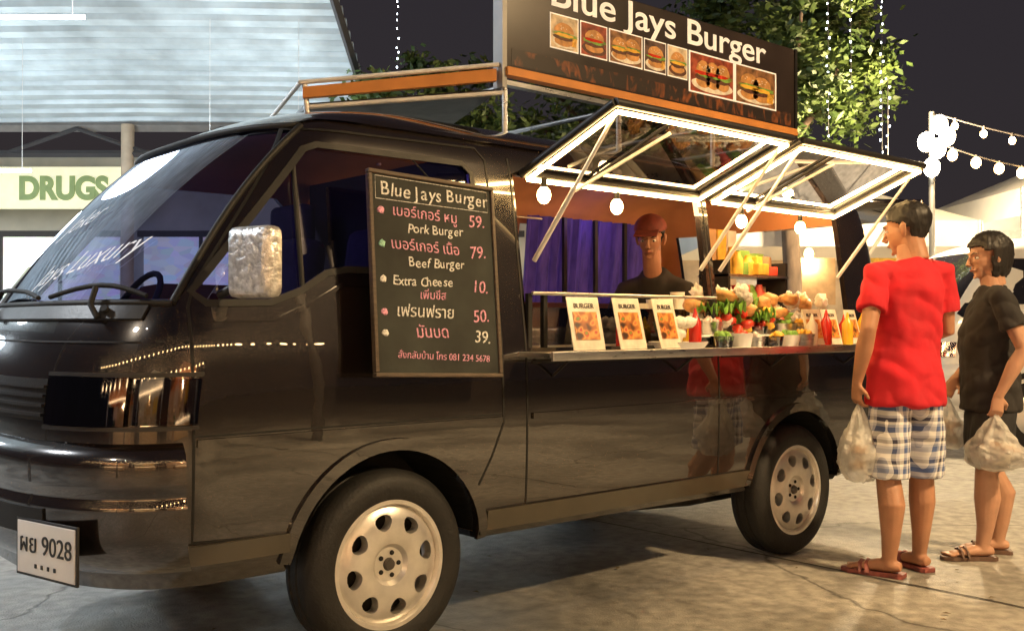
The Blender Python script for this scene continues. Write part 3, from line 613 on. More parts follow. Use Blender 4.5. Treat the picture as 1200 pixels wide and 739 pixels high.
def plaid():
    m=bpy.data.materials.new('plaid_cloth'); m.use_nodes=True; nt=m.node_tree;N=nt.nodes;K=nt.links;b=N['Principled BSDF'];b.inputs['Roughness'].default_value=.85
    tc=N.new('ShaderNodeTexCoord'); nzz=N.new('ShaderNodeTexNoise'); nzz.inputs['Scale'].default_value=5; K.new(tc.outputs['Object'],nzz.inputs[0]); vm=N.new('ShaderNodeVectorMath'); vm.operation='MULTIPLY_ADD'; K.new(nzz.outputs['Color'],vm.inputs[0]); vm.inputs[1].default_value=(.03,.03,.03); K.new(tc.outputs['Object'],vm.inputs[2])
    sx=N.new('ShaderNodeSeparateXYZ'); K.new(vm.outputs[0],sx.inputs[0])
    def stripe(src,period,cols_):
        mu=N.new('ShaderNodeMath');mu.operation='MULTIPLY';mu.inputs[1].default_value=1/period;K.new(src,mu.inputs[0])
        ad=N.new('ShaderNodeMath');ad.operation='ADD';ad.inputs[1].default_value=50;K.new(mu.outputs[0],ad.inputs[0])
        fr=N.new('ShaderNodeMath');fr.operation='FRACT';K.new(ad.outputs[0],fr.inputs[0]); r=N.new('ShaderNodeValToRGB');r.color_ramp.interpolation='CONSTANT';K.new(fr.outputs[0],r.inputs[0])
        e=r.color_ramp.elements; e[0].color=cols_[0][1]+(1,); e[1].position=cols_[1][0]; e[1].color=cols_[1][1]+(1,)
        for p,c in cols_[2:]: q=e.new(p); q.color=c+(1,)
        return r.outputs[0]
    cs=[(0,(.80,.80,.80)),(.22,(.08,.13,.32)),(.46,(.38,.42,.55)),(.58,(.80,.80,.80)),(.70,(.03,.03,.06)),(.88,(.45,.46,.54))]
    dx=N.new('ShaderNodeMath');dx.operation='ADD';K.new(sx.outputs[0],dx.inputs[0]);K.new(sx.outputs[1],dx.inputs[1])
    a=stripe(dx.outputs[0],.095,cs); c=stripe(sx.outputs[2],.095,cs)
    mx=N.new('ShaderNodeMix');mx.data_type='RGBA';mx.blend_type='MIX';mx.inputs[0].default_value=.5;K.new(a,mx.inputs[6]);K.new(c,mx.inputs[7]);K.new(mx.outputs[2],b.inputs['Base Color']); return m
def person(name,loc,rot,sc,sp):
    e=empty(name,loc); e.rotation_euler=(0,0,rot); e.scale=(sc,sc,sc); sk=sp['skin']; R=V3(1,0,0); Yv=V3(0,1,0)
    B=[]
    w=sp.get('w',1); sway=sp.get('sway',0)
    for sg in (-1,1):
        fx,fy,ft=sp['feet'][0 if sg<0 else 1]
        B.append(([V3(sg*.085+sway,0,.93),V3(sg*.09+sway*.7,.005,.72),V3(sg*.09*.3+fx*.7,.015+fy*.5,.48),V3(fx,fy-.025,.33),V3(fx,fy-.015,.18),V3(fx,fy,.085),V3(fx,fy,.05)],[(.078*w,.08*w),(.074*w,.076*w),(.054*w,.056*w),(.058*w,.067*w),(.041*w,.044*w),(.032,.036),(.034,.04)],16,R))
        dd=V3(math.sin(ft),math.cos(ft),0); rt=V3(math.cos(ft),-math.sin(ft),0); f0=V3(fx,fy,0)
        B.append(([f0-dd*.055+V3(0,0,.05),f0-dd*.03+V3(0,0,.05),f0+dd*.05+V3(0,0,.05),f0+dd*.12+V3(0,0,.038),f0+dd*.165+V3(0,0,.032)],[(.022,.02),(.032,.028),(.036,.030),(.044,.018),(.038,.014)],14,rt))
        for k,o_ in enumerate((-.032,-.016,0,.015,.032)):
            q=f0+dd*.16+rt*o_*1.05+V3(0,0,.03); l=(.048-.006*abs(k-(0 if sg>0 else 4)))
            B.append(([q,q+dd*l],[.0095,.008],8,rt))
    B.append(([V3(sway,0,.86),V3(sway,.0,.95),V3(sway*.5,.01,1.10),V3(0,.0,1.28),V3(0,-.01,1.40),V3(0,-.01,1.46)],[(.13,.095),(.135,.095),(.12,.09),(.138,.098),(.13,.08),(.06,.06)],20,R))
    B.append(([V3(0,-.015,1.40),V3(0,-.005,1.47),V3(0,.005,1.53)],[(.075,.065),(.055,.055),(.052,.054)],16,R))
    slv=[]
    for k,sg in ((0,-1),(1,1)):
        sh,el_,wr,fd_,pn,curl=sp['arms'][k]; sh,el_,wr=V3(*sh),V3(*el_),V3(*wr)
        B.append(([sh,sh.lerp(el_,.4),el_,el_.lerp(wr,.35),wr],[.050*w,.046*w,.036*w,.040*w,.023*w],14,Yv))
        B+=hand(wr,V3(*fd_),V3(*pn),curl,sp.get('hs',(1,1))[k],.95)
        t=sp['sleeve']; m1=sh.lerp(el_,t); inn=V3(sg*.09,-.005,sh.z+.015)
        slv.append(([inn,sh+V3(0,0,.006),sh.lerp(el_,t*.5),m1],[(.072*w,.072*w),(.061*w,.061*w),(.062*w,.063*w),(.069*w,.069*w)],16,Yv))
    fuse('body',B,sk,e,.0055,3)
    T=sp['torso']
    parts=[([V3(sway*max(0,min(1,(1.28-z)/.33)),y,z) for z,rx,ry,y in T],[(rx,ry) for z,rx,ry,y in T],28,R)]+slv
    sh_=fuse('shirt',parts,sp['shirt'],e,.0075,4); cloth_wrinkle(sh_,.012)
    PP=[]
    hp=sp['hem']
    for sg in (-1,1):
        fx,fy,ft=sp['feet'][0 if sg<0 else 1]; kx=sg*.027+fx*.7
        PP.append(([V3(sg*.068+sway,0,.96),V3(sg*.078+sway,0,.80),V3((sg*.09+kx)/2+sway*.4,fy*.3,.64),V3(kx*1.02,.01+fy*.5,hp)],[(.085*w,.105*w),(.088*w,.108*w),(.095*w,.105*w),(.098*w,.106*w)],20,R))
    PP.append(([V3(sway,0,.80),V3(sway,0,1.0)],[(.148*w,.115*w),(.130*w,.105*w)],24,R))
    if sp.get('skirt'): PP.append(([V3(sway,0,hp+.02),V3(sway,0,.7),V3(sway,0,.9)],[(.155,.115),(.165,.13),(.15,.12)],24,R))
    sh2=fuse('shorts',PP,sp['pants'],e,.008,4); cloth_wrinkle(sh2,.007)
    for sg in (-1,1):
        fx,fy,ft=sp['feet'][0 if sg<0 else 1]; dd=V3(math.sin(ft),math.cos(ft),0); rt=V3(math.cos(ft),-math.sin(ft),0); f0=V3(fx,fy,0)
        out=[(-.07,.03),(-.05,.042),(.03,.036),(.10,.048),(.17,.05),(.215,.03),(.222,0)]
        pl=[f0+dd*a+rt*b for a,b in out]+[f0+dd*a-rt*b for a,b in reversed(out[:-1])]; n=len(pl)
        obj('sandal_sole',[p+V3(0,0,.002) for p in pl]+[p+V3(0,0,.022) for p in pl],[tuple(range(n)),tuple(range(n,2*n))]+[(i,(i+1)%n,n+(i+1)%n,n+i) for i in range(n)],sp['sandal'],e)
        for a0 in (.085,.115):
            tube('sandal_strap',[f0+dd*a0+rt*.050+V3(0,0,.015),f0+dd*(a0+.005)+rt*.04+V3(0,0,.05),f0+dd*(a0+.005)+V3(0,0,.068 if a0<.1 else .06),f0+dd*(a0+.005)-rt*.04+V3(0,0,.05),f0+dd*a0-rt*.050+V3(0,0,.015)],[(.004,.013)]*5,sp['sandal'],e,8)
    head(e,V3(0,.01,sp.get('hz',1.61)),sp['hyaw'],sp.get('hp',0),sk,sp['hair'],sp.get('hsz',1.0),sp.get('cap'))
    return e
RED=mat('red_cotton',(.55,.012,.025),.85,0,.12,10,.25,25)
BLKS=mat('black_cotton',(.020,.018,.018),.85,0,.3,12,.3,25)
man=person('man_customer',(2.49,-.55,0),math.radians(-32),.99,dict(skin=SK,w=1.0,sway=-.02,feet=[(-.12,-.03,-.75),(.09,.07,-.2)],
   arms=[((-.168,-.015,1.385),(-.245,-.08,1.14),(-.255,.01,.89),(.05,.15,-1),(1,.2,0),.55),((.170,-.005,1.395),(.212,.03,1.13),(.10,.24,1.08),(-.5,.8,-.1),(-.6,-.5,.2),.5)],
   sleeve=.66,torso=[(.785,.180,.146,0),(.80,.186,.152,0),(.93,.180,.146,0),(1.05,.158,.136,.015),(1.2,.160,.132,.0),(1.33,.162,.118,-.015),(1.405,.142,.09,-.02),(1.46,.078,.07,-.012)],shirt=RED,pants=plaid(),hem=.455,sandal=mat('sandal_red',(.22,.06,.05),.6,0,.5,25),hyaw=math.radians(38),hp=-.18,hair='short',hs=(1,-1),hsz=1.06,hz=1.595))
wom=person('woman_customer',(3.13,-.64,0),math.radians(40),.915,dict(skin=SKF,w=1.02,sway=.02,feet=[(-.09,.07,-.1),(.09,-.06,.1)],
   arms=[((-.165,-.01,1.39),(-.21,-.10,1.13),(-.20,.02,.88),(0,.12,-1),(1,.1,0),.55),((.168,-.01,1.39),(.205,-.02,1.12),(.17,.14,.95),(-.1,.5,-.8),(-1,.2,0),.55)],
   sleeve=.58,torso=[(.79,.178,.150,0),(.80,.184,.156,0),(.93,.178,.152,0),(1.05,.155,.146,.01),(1.2,.158,.148,.015),(1.33,.155,.125,-.005),(1.405,.138,.088,-.01),(1.465,.07,.066,-.01)],shirt=BLKS,pants=mat('black_twill',(.013,.013,.015),.8,0,.3,12,.3,25),hem=.50,skirt=True,sandal=mat('sandal_brown',(.12,.07,.05),.6),hyaw=math.radians(12),hp=-.12,hair='bob',hs=(1,-1),hsz=1.07))
ck=empty('cook',(2.55,1.02,.23)); ck.rotation_euler=(0,0,math.radians(112)); 
CB=[([V3(0,-.16,.72),V3(0,-.12,.92),V3(0,0,1.10),V3(0,.09,1.20)],[(.14,.10),(.14,.10),(.155,.10),(.07,.06)],20,V3(1,0,0)),([V3(0,.06,1.15),V3(0,.11,1.26),V3(0,.13,1.34)],[.058,.052,.05],14,V3(1,0,0))]
SL=[([V3(0,-.16,.68),V3(0,-.12,.92),V3(0,0,1.10),V3(0,.09,1.22)],[(.16,.12),(.16,.12),(.17,.115),(.075,.07)],24,V3(1,0,0))]
for sg in (-1,1):
    a,b,c=V3(sg*.175,.05,1.12),V3(sg*.24,.14,.92),V3(sg*.14,.36,.88); CB.append(([a,a.lerp(b,.5),b,b.lerp(c,.4),c],[.05,.045,.036,.036,.024],12,V3(0,1,0))); CB+=hand(c,V3(-sg*.3,1,-.2),V3(0,-.2,-1),.3,sg)
    SL.append(([V3(sg*.08,.04,1.14),a,a.lerp(b,.85)],[.068,.062,.06],14,V3(0,1,0)))
    CB.append(([V3(sg*.09,-.1,.70),V3(sg*.12,.25,.72),V3(sg*.12,.30,.58)],[.085,.065,.05],14,V3(0,0,1)))
SKC=mat('skin_cook',(.30,.14,.08),.55,0,.12,12,.1,90)
fuse('body',CB,SKC,ck,.006,3); cloth_wrinkle(fuse('shirt',SL,BLKS,ck,.01,5),.006)
head(ck,V3(0,.13,1.40),math.radians(10),-.30,SKC,'short',1.02,cap=mat('cap_red',(.13,.025,.018),.8,0,.4,20))
lathe('stool',[(.001,.54),(.15,.54),(.15,.66),(.001,.66)],(0,-.1,0),PLAST,ck,20,axis='z')
# ---- plastic bags
def bagmat():
    m=bpy.data.materials.new('thin_plastic'); m.use_nodes=True; nt=m.node_tree;N=nt.nodes;K=nt.links
    for n in list(N): N.remove(n)
    o=N.new('ShaderNodeOutputMaterial');b=N.new('ShaderNodeBsdfPrincipled');b.inputs['Base Color'].default_value=(.8,.8,.78,1);b.inputs['Roughness'].default_value=.22
    t=N.new('ShaderNodeBsdfTransparent');tl=N.new('ShaderNodeBsdfTranslucent');tl.inputs[0].default_value=(.8,.8,.78,1);m1=N.new('ShaderNodeMixShader');m1.inputs[0].default_value=.35;K.new(b.outputs[0],m1.inputs[1]);K.new(tl.outputs[0],m1.inputs[2])
    m2=N.new('ShaderNodeMixShader');tc=N.new('ShaderNodeTexCoord');nz=N.new('ShaderNodeTexNoise');nz.inputs['Scale'].default_value=22;K.new(tc.outputs['Object'],nz.inputs[0]);mr=N.new('ShaderNodeMapRange');mr.inputs[3].default_value=.3;mr.inputs[4].default_value=.85;K.new(nz.outputs[0],mr.inputs[0]);K.new(mr.outputs[0],m2.inputs[0])
    K.new(t.outputs[0],m2.inputs[1]);K.new(m1.outputs[0],m2.inputs[2]);K.new(m2.outputs[0],o.inputs[0])
    bp=N.new('ShaderNodeBump');bp.inputs['Strength'].default_value=1;bp.inputs['Distance'].default_value=.03;K.new(nz.outputs[0],bp.inputs['Height']);K.new(bp.outputs[0],b.inputs['Normal']); return m
BAG=bagmat()
def bag(top,h,w,d,rot,seed):
    e=empty('plastic_bag',top); e.rotation_euler=(0,0,rot); seg=48; rows=34; V=[];F=[]
    for j in range(rows):
        t=j/(rows-1); z=-h*t; pr=(.10+.90*min(1,t*1.7)**.9)*(1-max(0,t-.80)**2*9); pr=max(pr,.05)
        for k in range(seg):
            a=2*math.pi*k/seg; ca,sa=math.cos(a),math.sin(a); r=1+.22*noise.noise(Vector((ca*2.5+seed,sa*2.5,t*4)))+.12*math.sin(a*7+seed+t*3)*(1-t)+.16*(abs(noise.noise(Vector((ca*5,sa*5+seed,t*8))))-.2)
            V.append((w*pr*ca*r,d*pr*sa*r,z+.02*noise.noise(Vector((ca*2,sa*2+t*5,seed)))))
    for j in range(rows-1):
        for k in range(seg): k2=(k+1)%seg; F.append((j*seg+k,j*seg+k2,(j+1)*seg+k2,(j+1)*seg+k))
    F.append(tuple((rows-1)*seg+k for k in range(seg)))
    obj('bag_film',V,F,BAG,e,True,50)
    for i in range(5): box('takeaway_box',(random.uniform(-.3,.3)*w,random.uniform(-.2,.2)*d,-h*.50-h*.08*i),(w*.9,d*.8,h*.10),[cols[4],cols[0],BOXM[1],cols[4],BOXM[3]][i],e,rot=(random.uniform(-.3,.3),random.uniform(-.3,.3),random.random()),bev=.008)
    tube('bag_handle',[(0,0,-.02),(.008,0,.035),(0,.01,.06),(-.008,0,.035),(0,0,-.02)],[.008,.006,.006,.006,.008],BAG,e,8); return e
bpy.context.view_layer.update()
mh=man.matrix_world@V3(-.235,.03,.785); bag((mh.x,mh.y,mh.z),.34,.10,.085,.3,1.3)
wh=wom.matrix_world@V3(-.185,.035,.775); bag((wh.x,wh.y,wh.z),.25,.15,.11,1.0,5.1)
wh2=wom.matrix_world@V3(.16,.20,.86); bag((wh2.x,wh2.y,wh2.z),.27,.12,.09,.2,8.1)
# ---------------------------------------------------------------- ground
def groundmat():
    m=bpy.data.materials.new('concrete_ground'); m.use_nodes=True; nt=m.node_tree;N=nt.nodes;K=nt.links;b=N['Principled BSDF'];tc=N.new('ShaderNodeTexCoord')
    def nz(s,d=8,src=None,dist=0):
        n=N.new('ShaderNodeTexNoise');n.inputs['Scale'].default_value=s;n.inputs['Detail'].default_value=d;n.inputs['Distortion'].default_value=dist;K.new(src or tc.outputs['Object'],n.inputs['Vector']);return n
    n1=nz(.8,9,dist=.6);n2=nz(14,10);n3=nz(120,3)
    r=N.new('ShaderNodeValToRGB');K.new(n1.outputs[0],r.inputs[0]);r.color_ramp.elements[0].position=.38;r.color_ramp.elements[0].color=(.17,.165,.15,1);r.color_ramp.elements[1].position=.60;r.color_ramp.elements[1].color=(.42,.40,.36,1)
    r2=N.new('ShaderNodeValToRGB');K.new(n2.outputs[0],r2.inputs[0]);r2.color_ramp.elements[0].position=.3;r2.color_ramp.elements[0].color=(.55,.55,.55,1);r2.color_ramp.elements[1].position=.7;r2.color_ramp.elements[1].color=(1.1,1.1,1.1,1)
    mx=N.new('ShaderNodeMix');mx.data_type='RGBA';mx.blend_type='MULTIPLY';mx.inputs[0].default_value=1;K.new(r.outputs[0],mx.inputs[6]);K.new(r2.outputs[0],mx.inputs[7])
    nd=nz(1.3,5);sc=N.new('ShaderNodeVectorMath');sc.operation='MULTIPLY_ADD';K.new(nd.outputs['Color'],sc.inputs[0]);sc.inputs[1].default_value=(.9,.9,0);K.new(tc.outputs['Object'],sc.inputs[2])
    v=N.new('ShaderNodeTexVoronoi');v.feature='DISTANCE_TO_EDGE';v.inputs['Scale'].default_value=.30;K.new(sc.outputs[0],v.inputs['Vector'])
    cr=N.new('ShaderNodeValToRGB');K.new(v.outputs[0],cr.inputs[0]);cr.color_ramp.elements[0].color=(.35,.35,.35,1);cr.color_ramp.elements[1].position=.004;cr.color_ramp.elements[1].color=(1,1,1,1)
    m2=N.new('ShaderNodeMix');m2.data_type='RGBA';m2.blend_type='MULTIPLY';m2.inputs[0].default_value=1;K.new(mx.outputs[2],m2.inputs[6]);K.new(cr.outputs[0],m2.inputs[7])
    v2=N.new('ShaderNodeTexVoronoi');v2.inputs['Scale'].default_value=3.5;K.new(sc.outputs[0],v2.inputs['Vector']);sr=N.new('ShaderNodeValToRGB');K.new(v2.outputs[0],sr.inputs[0]);sr.color_ramp.elements[0].color=(.5,.48,.45,1);sr.color_ramp.elements[1].position=.12;sr.color_ramp.elements[1].color=(1,1,1,1)
    m3=N.new('ShaderNodeMix');m3.data_type='RGBA';m3.blend_type='MULTIPLY';m3.inputs[0].default_value=.8;K.new(m2.outputs[2],m3.inputs[6]);K.new(sr.outputs[0],m3.inputs[7]);K.new(m3.outputs[2],b.inputs['Base Color'])
    mr=N.new('ShaderNodeMapRange');K.new(n1.outputs[0],mr.inputs[0]);mr.inputs[1].default_value=.35;mr.inputs[2].default_value=.6;mr.inputs[3].default_value=.34;mr.inputs[4].default_value=.75;K.new(mr.outputs[0],b.inputs['Roughness'])
    ad=N.new('ShaderNodeMath');ad.operation='ADD';K.new(n2.outputs[0],ad.inputs[0]);K.new(n3.outputs[0],ad.inputs[1]);a2=N.new('ShaderNodeMath');a2.operation='ADD';K.new(ad.outputs[0],a2.inputs[0]);K.new(cr.outputs[0],a2.inputs[1])
    bp=N.new('ShaderNodeBump');bp.inputs['Strength'].default_value=.5;bp.inputs['Distance'].default_value=.012;K.new(a2.outputs[0],bp.inputs['Height']);K.new(bp.outputs[0],b.inputs['Normal']); return m
obj('ground',[(-400,-400,0),(400,-400,0),(400,400,0),(-400,400,0)],[(0,1,2,3)],groundmat())
V=[];F=[]
for (kind,c0) in (('x',2.3),('x',6.3),('x',-1.9),('y',-4.6),('y',3.9)):
    prev=None
    for k in range(240):
        t=-12+k*.12; o_=.02*noise.noise(Vector((t*1.7,c0,0)))+.01*noise.noise(Vector((t*9,c0,3))); wd=.007+.005*noise.noise(Vector((t*5,c0,7)))
        a,b=((c0+o_-wd,t),(c0+o_+wd,t)) if kind=='x' else ((t,c0+o_-wd),(t,c0+o_+wd))
        zz=.004 if kind=='x' else .0055
        V+=[(a[0],a[1],zz),(b[0],b[1],zz)]
        if prev is not None: F.append((prev,prev+1,prev+3,prev+2))
        prev=len(V)-2
obj('pavement_joints',V,F,mat('joint_dirt',(.05,.045,.04),.9,0,.4,10))
V=[];F=[]
for i in range(160):
    p=W(random.uniform(-4,6),random.uniform(2.2,9),.008); a=random.random()*6.28; s=random.uniform(.008,.022); b=len(V)
    V+=[p+V3(math.cos(a)*s,math.sin(a)*s,0),p+V3(-math.sin(a)*s*.5,math.cos(a)*s*.5,.004),p-V3(math.cos(a)*s,math.sin(a)*s,0),p-V3(-math.sin(a)*s*.5,math.cos(a)*s*.5,-.003)]; F.append((b,b+1,b+2,b+3))
obj('fallen_leaves',V,F,mat('dry_leaf',(.14,.10,.05),.8,0,.5,3))
# ---------------------------------------------------------------- canopy + shops
can=empty('market_canopy')
MET=mat('corrugated_metal',(.54,.60,.62),.5,.15,.22,2.5)
prof=[];d=6.6
while d<14.2:
    for o_,h in ((0,0),(.13,0),(.15,.13),(.21,.13)): prof.append((d+o_,h))
    d+=.26
def cz(dep): return 3.98+.2417*(14-dep)
V=[];F=[]
for dep,h in prof:
    for k in range(9): V.append(W(-14.5+12.6*k/8,dep,cz(dep)+h+.02*math.sin(k*1.3)))
for i in range(len(prof)-1):
    for k in range(8): F.append((i*9+k,i*9+k+1,(i+1)*9+k+1,(i+1)*9+k))
obj('canopy_sheet',V,F,MET,can)
DK=mat('dark_steel',(.05,.045,.045),.6)
tube('gutter_beam',[W(-14.5,14.2,cz(14)-.08),W(-1.9,14.2,cz(14)-.08)],.08,mat('gutter',(.22,.20,.18),.5),can,4)
for lat in (-14,-12,-10,-8,-6,-4): tube('truss_web',[W(lat,14.1,3.85),W(lat+1,14.1,3.5)],.03,DK,can,4); tube('truss_web',[W(lat+1,14.1,3.5),W(lat+2,14.1,3.85)],.03,DK,can,4)
tube('truss_chord',[W(-14.5,14.1,3.5),W(-1.9,14.1,3.5)],.05,DK,can,4)
for lat in (-14.4,-1.93): tube('rafter',[W(lat,6.6,cz(6.6)-.02),W(lat,14.2,cz(14.2)-.02)],.05,DK,can,4)
for lat in (-12,-5.3,-2.1): tube('canopy_post',[W(lat,14.1,0),W(lat,14.1,3.9)],.09,mat('post_paint',(.42,.32,.22),.5),can,10)
shop=empty('shop_building')
def wbox(name,l0,l1,d0,d1,z0,z1,m,par):
    P=[W(l,d,z) for z in (z0,z1) for l,d in ((l0,d0),(l1,d0),(l1,d1),(l0,d1))]
    return obj(name,P,[(0,1,2,3),(4,5,6,7),(0,1,5,4),(1,2,6,5),(2,3,7,6),(3,0,4,7)],m,par)
WALL=mat('shop_wall',(.50,.47,.40),.8,0,.15,2)
wbox('wall_block',-16,1.0,16.5,22,0,3.9,WALL,shop)
def shelfmat():
    m=bpy.data.materials.new('lit_shelves'); m.use_nodes=True; nt=m.node_tree;N=nt.nodes;K=nt.links;b=N['Principled BSDF'];tc=N.new('ShaderNodeTexCoord');v=N.new('ShaderNodeTexVoronoi');v.inputs['Scale'].default_value=5;mp=N.new('ShaderNodeMapping');mp.inputs['Scale'].default_value=(1,1,2);K.new(tc.outputs['Object'],mp.inputs[0]);K.new(mp.outputs[0],v.inputs[0])
    mx=N.new('ShaderNodeMix');mx.data_type='RGBA';mx.inputs[0].default_value=.75;K.new(v.outputs['Color'],mx.inputs[6]);mx.inputs[7].default_value=(.9,.95,.85,1);K.new(mx.outputs[2],b.inputs['Base Color']);K.new(mx.outputs[2],b.inputs['Emission Color']);b.inputs['Emission Strength'].default_value=1.0;m.cycles.emission_sampling='NONE';return m
SHM=shelfmat()
for k in range(5):
    l0=-15.5+k*3.2; wbox('shop_window_%d'%k,l0,l0+2.8,16.40,16.46,.5,2.55,SHM,shop); wbox('window_frame_%d'%k,l0-.1,l0+2.9,16.38,16.44,2.55,2.65,DK,shop)
    for j in (0,1): wbox('mullion',l0+.9+j*.95,l0+.95+j*.95,16.34,16.39,.5,2.55,DK,shop)
sg=empty('drugstore_sign')
wbox('sign_panel',-9.5,-5.75,15.4,15.55,2.90,3.52,mat('sign_lightbox',(.72,.68,.46),.5,emit=(.95,.92,.62),es=.6,var=.1,nolight=True),sg)
tt=text('sign_letters','DRUGS',(0,0,0),.47,mat('sign_green',(.26,.34,.14),.5,emit=(.3,.4,.12),es=.25,nolight=True),sg,bold=.022,ext=.01,sx=.88); tt.location=W(-7.42,15.38,3.04); tt.rotation_euler=(math.pi/2,0,YAW)
flu=empty('fluorescent_lights')
FLM=emat('fluorescent',(.85,.93,1),16)
for (l,dp) in ((-2.9,11.5),(-6.2,11.9),(-9.5,11.9),(-13,11.9),(-4.2,8.6),(-8.5,8.6)):
    z=cz(dp)-1.55; tube('tube_lamp',[W(l-.6,dp,z),W(l+.6,dp,z)],.02,FLM,flu,8)
    tube('lamp_wire',[W(l-.5,dp,z+.02),W(l-.5,dp,cz(dp))],.003,WHITE,flu,6); tube('lamp_wire',[W(l+.5,dp,z+.02),W(l+.5,dp,cz(dp))],.003,WHITE,flu,6)
    plight('tube_light',W(l,dp,z-.06),125,(.80,.92,1),.5,flu)
# ---------------------------------------------------------------- trees
def leafmat(name,c1,c2):
    m=bpy.data.materials.new(name); m.use_nodes=True; nt=m.node_tree;N=nt.nodes;K=nt.links;b=N['Principled BSDF'];b.inputs['Roughness'].default_value=.55;tc=N.new('ShaderNodeTexCoord');n=N.new('ShaderNodeTexNoise');n.inputs['Scale'].default_value=2.5;n.inputs['Detail'].default_value=8;K.new(tc.outputs['Object'],n.inputs[0]);r=N.new('ShaderNodeValToRGB');r.color_ramp.elements[0].position=.35;r.color_ramp.elements[1].position=.65;r.color_ramp.elements[0].color=c1+(1,);r.color_ramp.elements[1].color=c2+(1,);K.new(n.outputs[0],r.inputs[0]);K.new(r.outputs[0],b.inputs['Base Color']);return m
LM=leafmat('leaves',(.035,.07,.015),(.10,.15,.035)); BARK=mat('bark',(.12,.085,.06),.9,0,.4,12,.6,20,stretch=(1,1,.3))
def tree(base,h,rx,rz,n,seed,trunk=.13):
    rnd=random.Random(seed); e=empty('street_tree',base); T=[([V3(0,0,0),V3(.05,0,h*.3),V3(-.03,.04,h*.55)],[trunk,trunk*.8,trunk*.65])]; tips=[]
    for k in range(9):
        a=rnd.random()*6.28; q=V3(-.03,.04,h*.55); m1=q+V3(math.cos(a)*rx*.4,math.sin(a)*rx*.4,rz*.25+rnd.random()*.3); m2=q+V3(math.cos(a)*rx*.85,math.sin(a)*rx*.85,rz*(.3+rnd.random()*.9)); T.append(([q,m1,m2],[trunk*.5,trunk*.3,trunk*.1])); tips.append(m2); tips.append(m1.lerp(m2,.5))
    multi('trunk',T,BARK,e,9); V=[];F=[]
    cl=[]
    for k in range(46):
        a=rnd.random()*6.28; b=rnd.uniform(-1,1); rr=rnd.random()**.4; s=math.sqrt(1-b*b); cl.append(V3(math.cos(a)*s*rx*rr,math.sin(a)*s*rx*rr,h*.55+rz*.75+b*rz*rr*.9))
    cl+=tips
    for c in cl:
        R_=rnd.uniform(.16,.34)
        for i in range(n//len(cl)):
            p=c+V3(rnd.gauss(0,.5),rnd.gauss(0,.5),rnd.gauss(0,.4))*R_; s=rnd.uniform(.04,.075); d1=V3(rnd.gauss(0,1),rnd.gauss(0,1),rnd.gauss(0,.6)).normalized(); d2=d1.cross(V3(rnd.gauss(0,1),rnd.gauss(0,1),rnd.gauss(0,1))).normalized(); b=len(V)
            V+=[p-d1*s,p+d2*s*.45,p+d1*s,p-d2*s*.45]; F.append((b,b+1,b+2,b+3))
    me=bpy.data.meshes.new('crown'); me.from_pydata([tuple(v) for v in V],[],F); me.materials.append(LM); o=bpy.data.objects.new('crown',me); COL.objects.link(o); o.parent=e; return e
tree(W(-1.0,12.6),5.2,1.0,1.0,9000,3)
tree(W(3.15,11.6),5.7,1.25,1.4,14000,5)
tree(W(1.4,13.5),5.6,1.6,1.4,10000,9)
FB=emat('fairy_bead',(.8,.9,1),14); fs=empty('fairy_lights'); V=[];F=[]
for (l,dp,z0,z1) in ((-1.33,11.9,5.6,3.75),(3.45,10.4,4.9,3.5),(3.62,10.0,4.4,2.65),(3.28,10.6,5,3.1),(3.75,10.2,3.6,2.5)):
    z=z0
    tube('wire',[W(l,dp,z0),W(l,dp,z1)],.004,DK,fs,5)
    while z>z1:
        p=W(l+random.uniform(-.02,.02),dp,z); v,f=tubeVF([p-V3(0,0,.009),p+V3(0,0,.009)],random.uniform(.004,.009),6,off=len(V)); V+=v;F+=f; z-=random.uniform(.05,.12)
obj('beads',V,F,FB,fs)
# ---------------------------------------------------------------- right side: lamp pole, string lights, white van, tent
lp=empty('floodlight_pole')
base=W(4.35,10.6); tube('pole',[base,base+V3(0,0,3.35)],.03,mat('pole_grey',(.08,.08,.08),.5,.5),lp)
for i,(a,z) in enumerate(((-.10,3.02),(.04,3.2),(.02,2.95),(-.04,2.76),(.12,3.08))):
    p=W(4.35+a,10.5,z); ball('flood_bulb_%d'%i,p,(.08,.08,.10),emat('flood_bulb',(1,.86,.6),45),lp,sub=3); tube('bulb_arm',[base+V3(0,0,z+.12),p+V3(0,0,.1)],.012,DK,lp,6)
plight('flood_light',W(4.25,10.2,3.0),850,(1,.74,.42),.15,lp)
fl=empty('festoon_lights')
def festoon(a,b,n,sag,r=.035,mt=None):
    pts=[]; 
    for k in range(25):
        t=k/24; p=a.lerp(b,t)-V3(0,0,sag*4*t*(1-t)); pts.append(p)
    tube('festoon_wire',pts,.008,DK,fl,6)
    for k in range(n):
        t=(k+.5)/n; p=a.lerp(b,t)-V3(0,0,sag*4*t*(1-t)+.07); ball('festoon_bulb',p,(r,r,r*1.2),mt or BULB,fl,sub=2); tube('festoon_socket',[p+V3(0,0,r),p+V3(0,0,.08)],.014,DK,fl,6)
festoon(W(4.4,10.5,3.3),W(7.2,10.8,3.0),9,.12,.035)
festoon(W(4.4,10.5,3.0),W(6.8,11.5,2.9),8,.12,.05)
wv=empty('white_van'); wv.location=W(4.75,9.3); wv.rotation_euler=(0,0,math.radians(-38)); 
WP=mat('white_car_paint',(.78,.78,.75),.3,0,.05,3,coat=1)
b2,g2=van_shell(wv,WP,WP); 
BG=mat('black_glass',(.015,.015,.02),.08,coat=1)
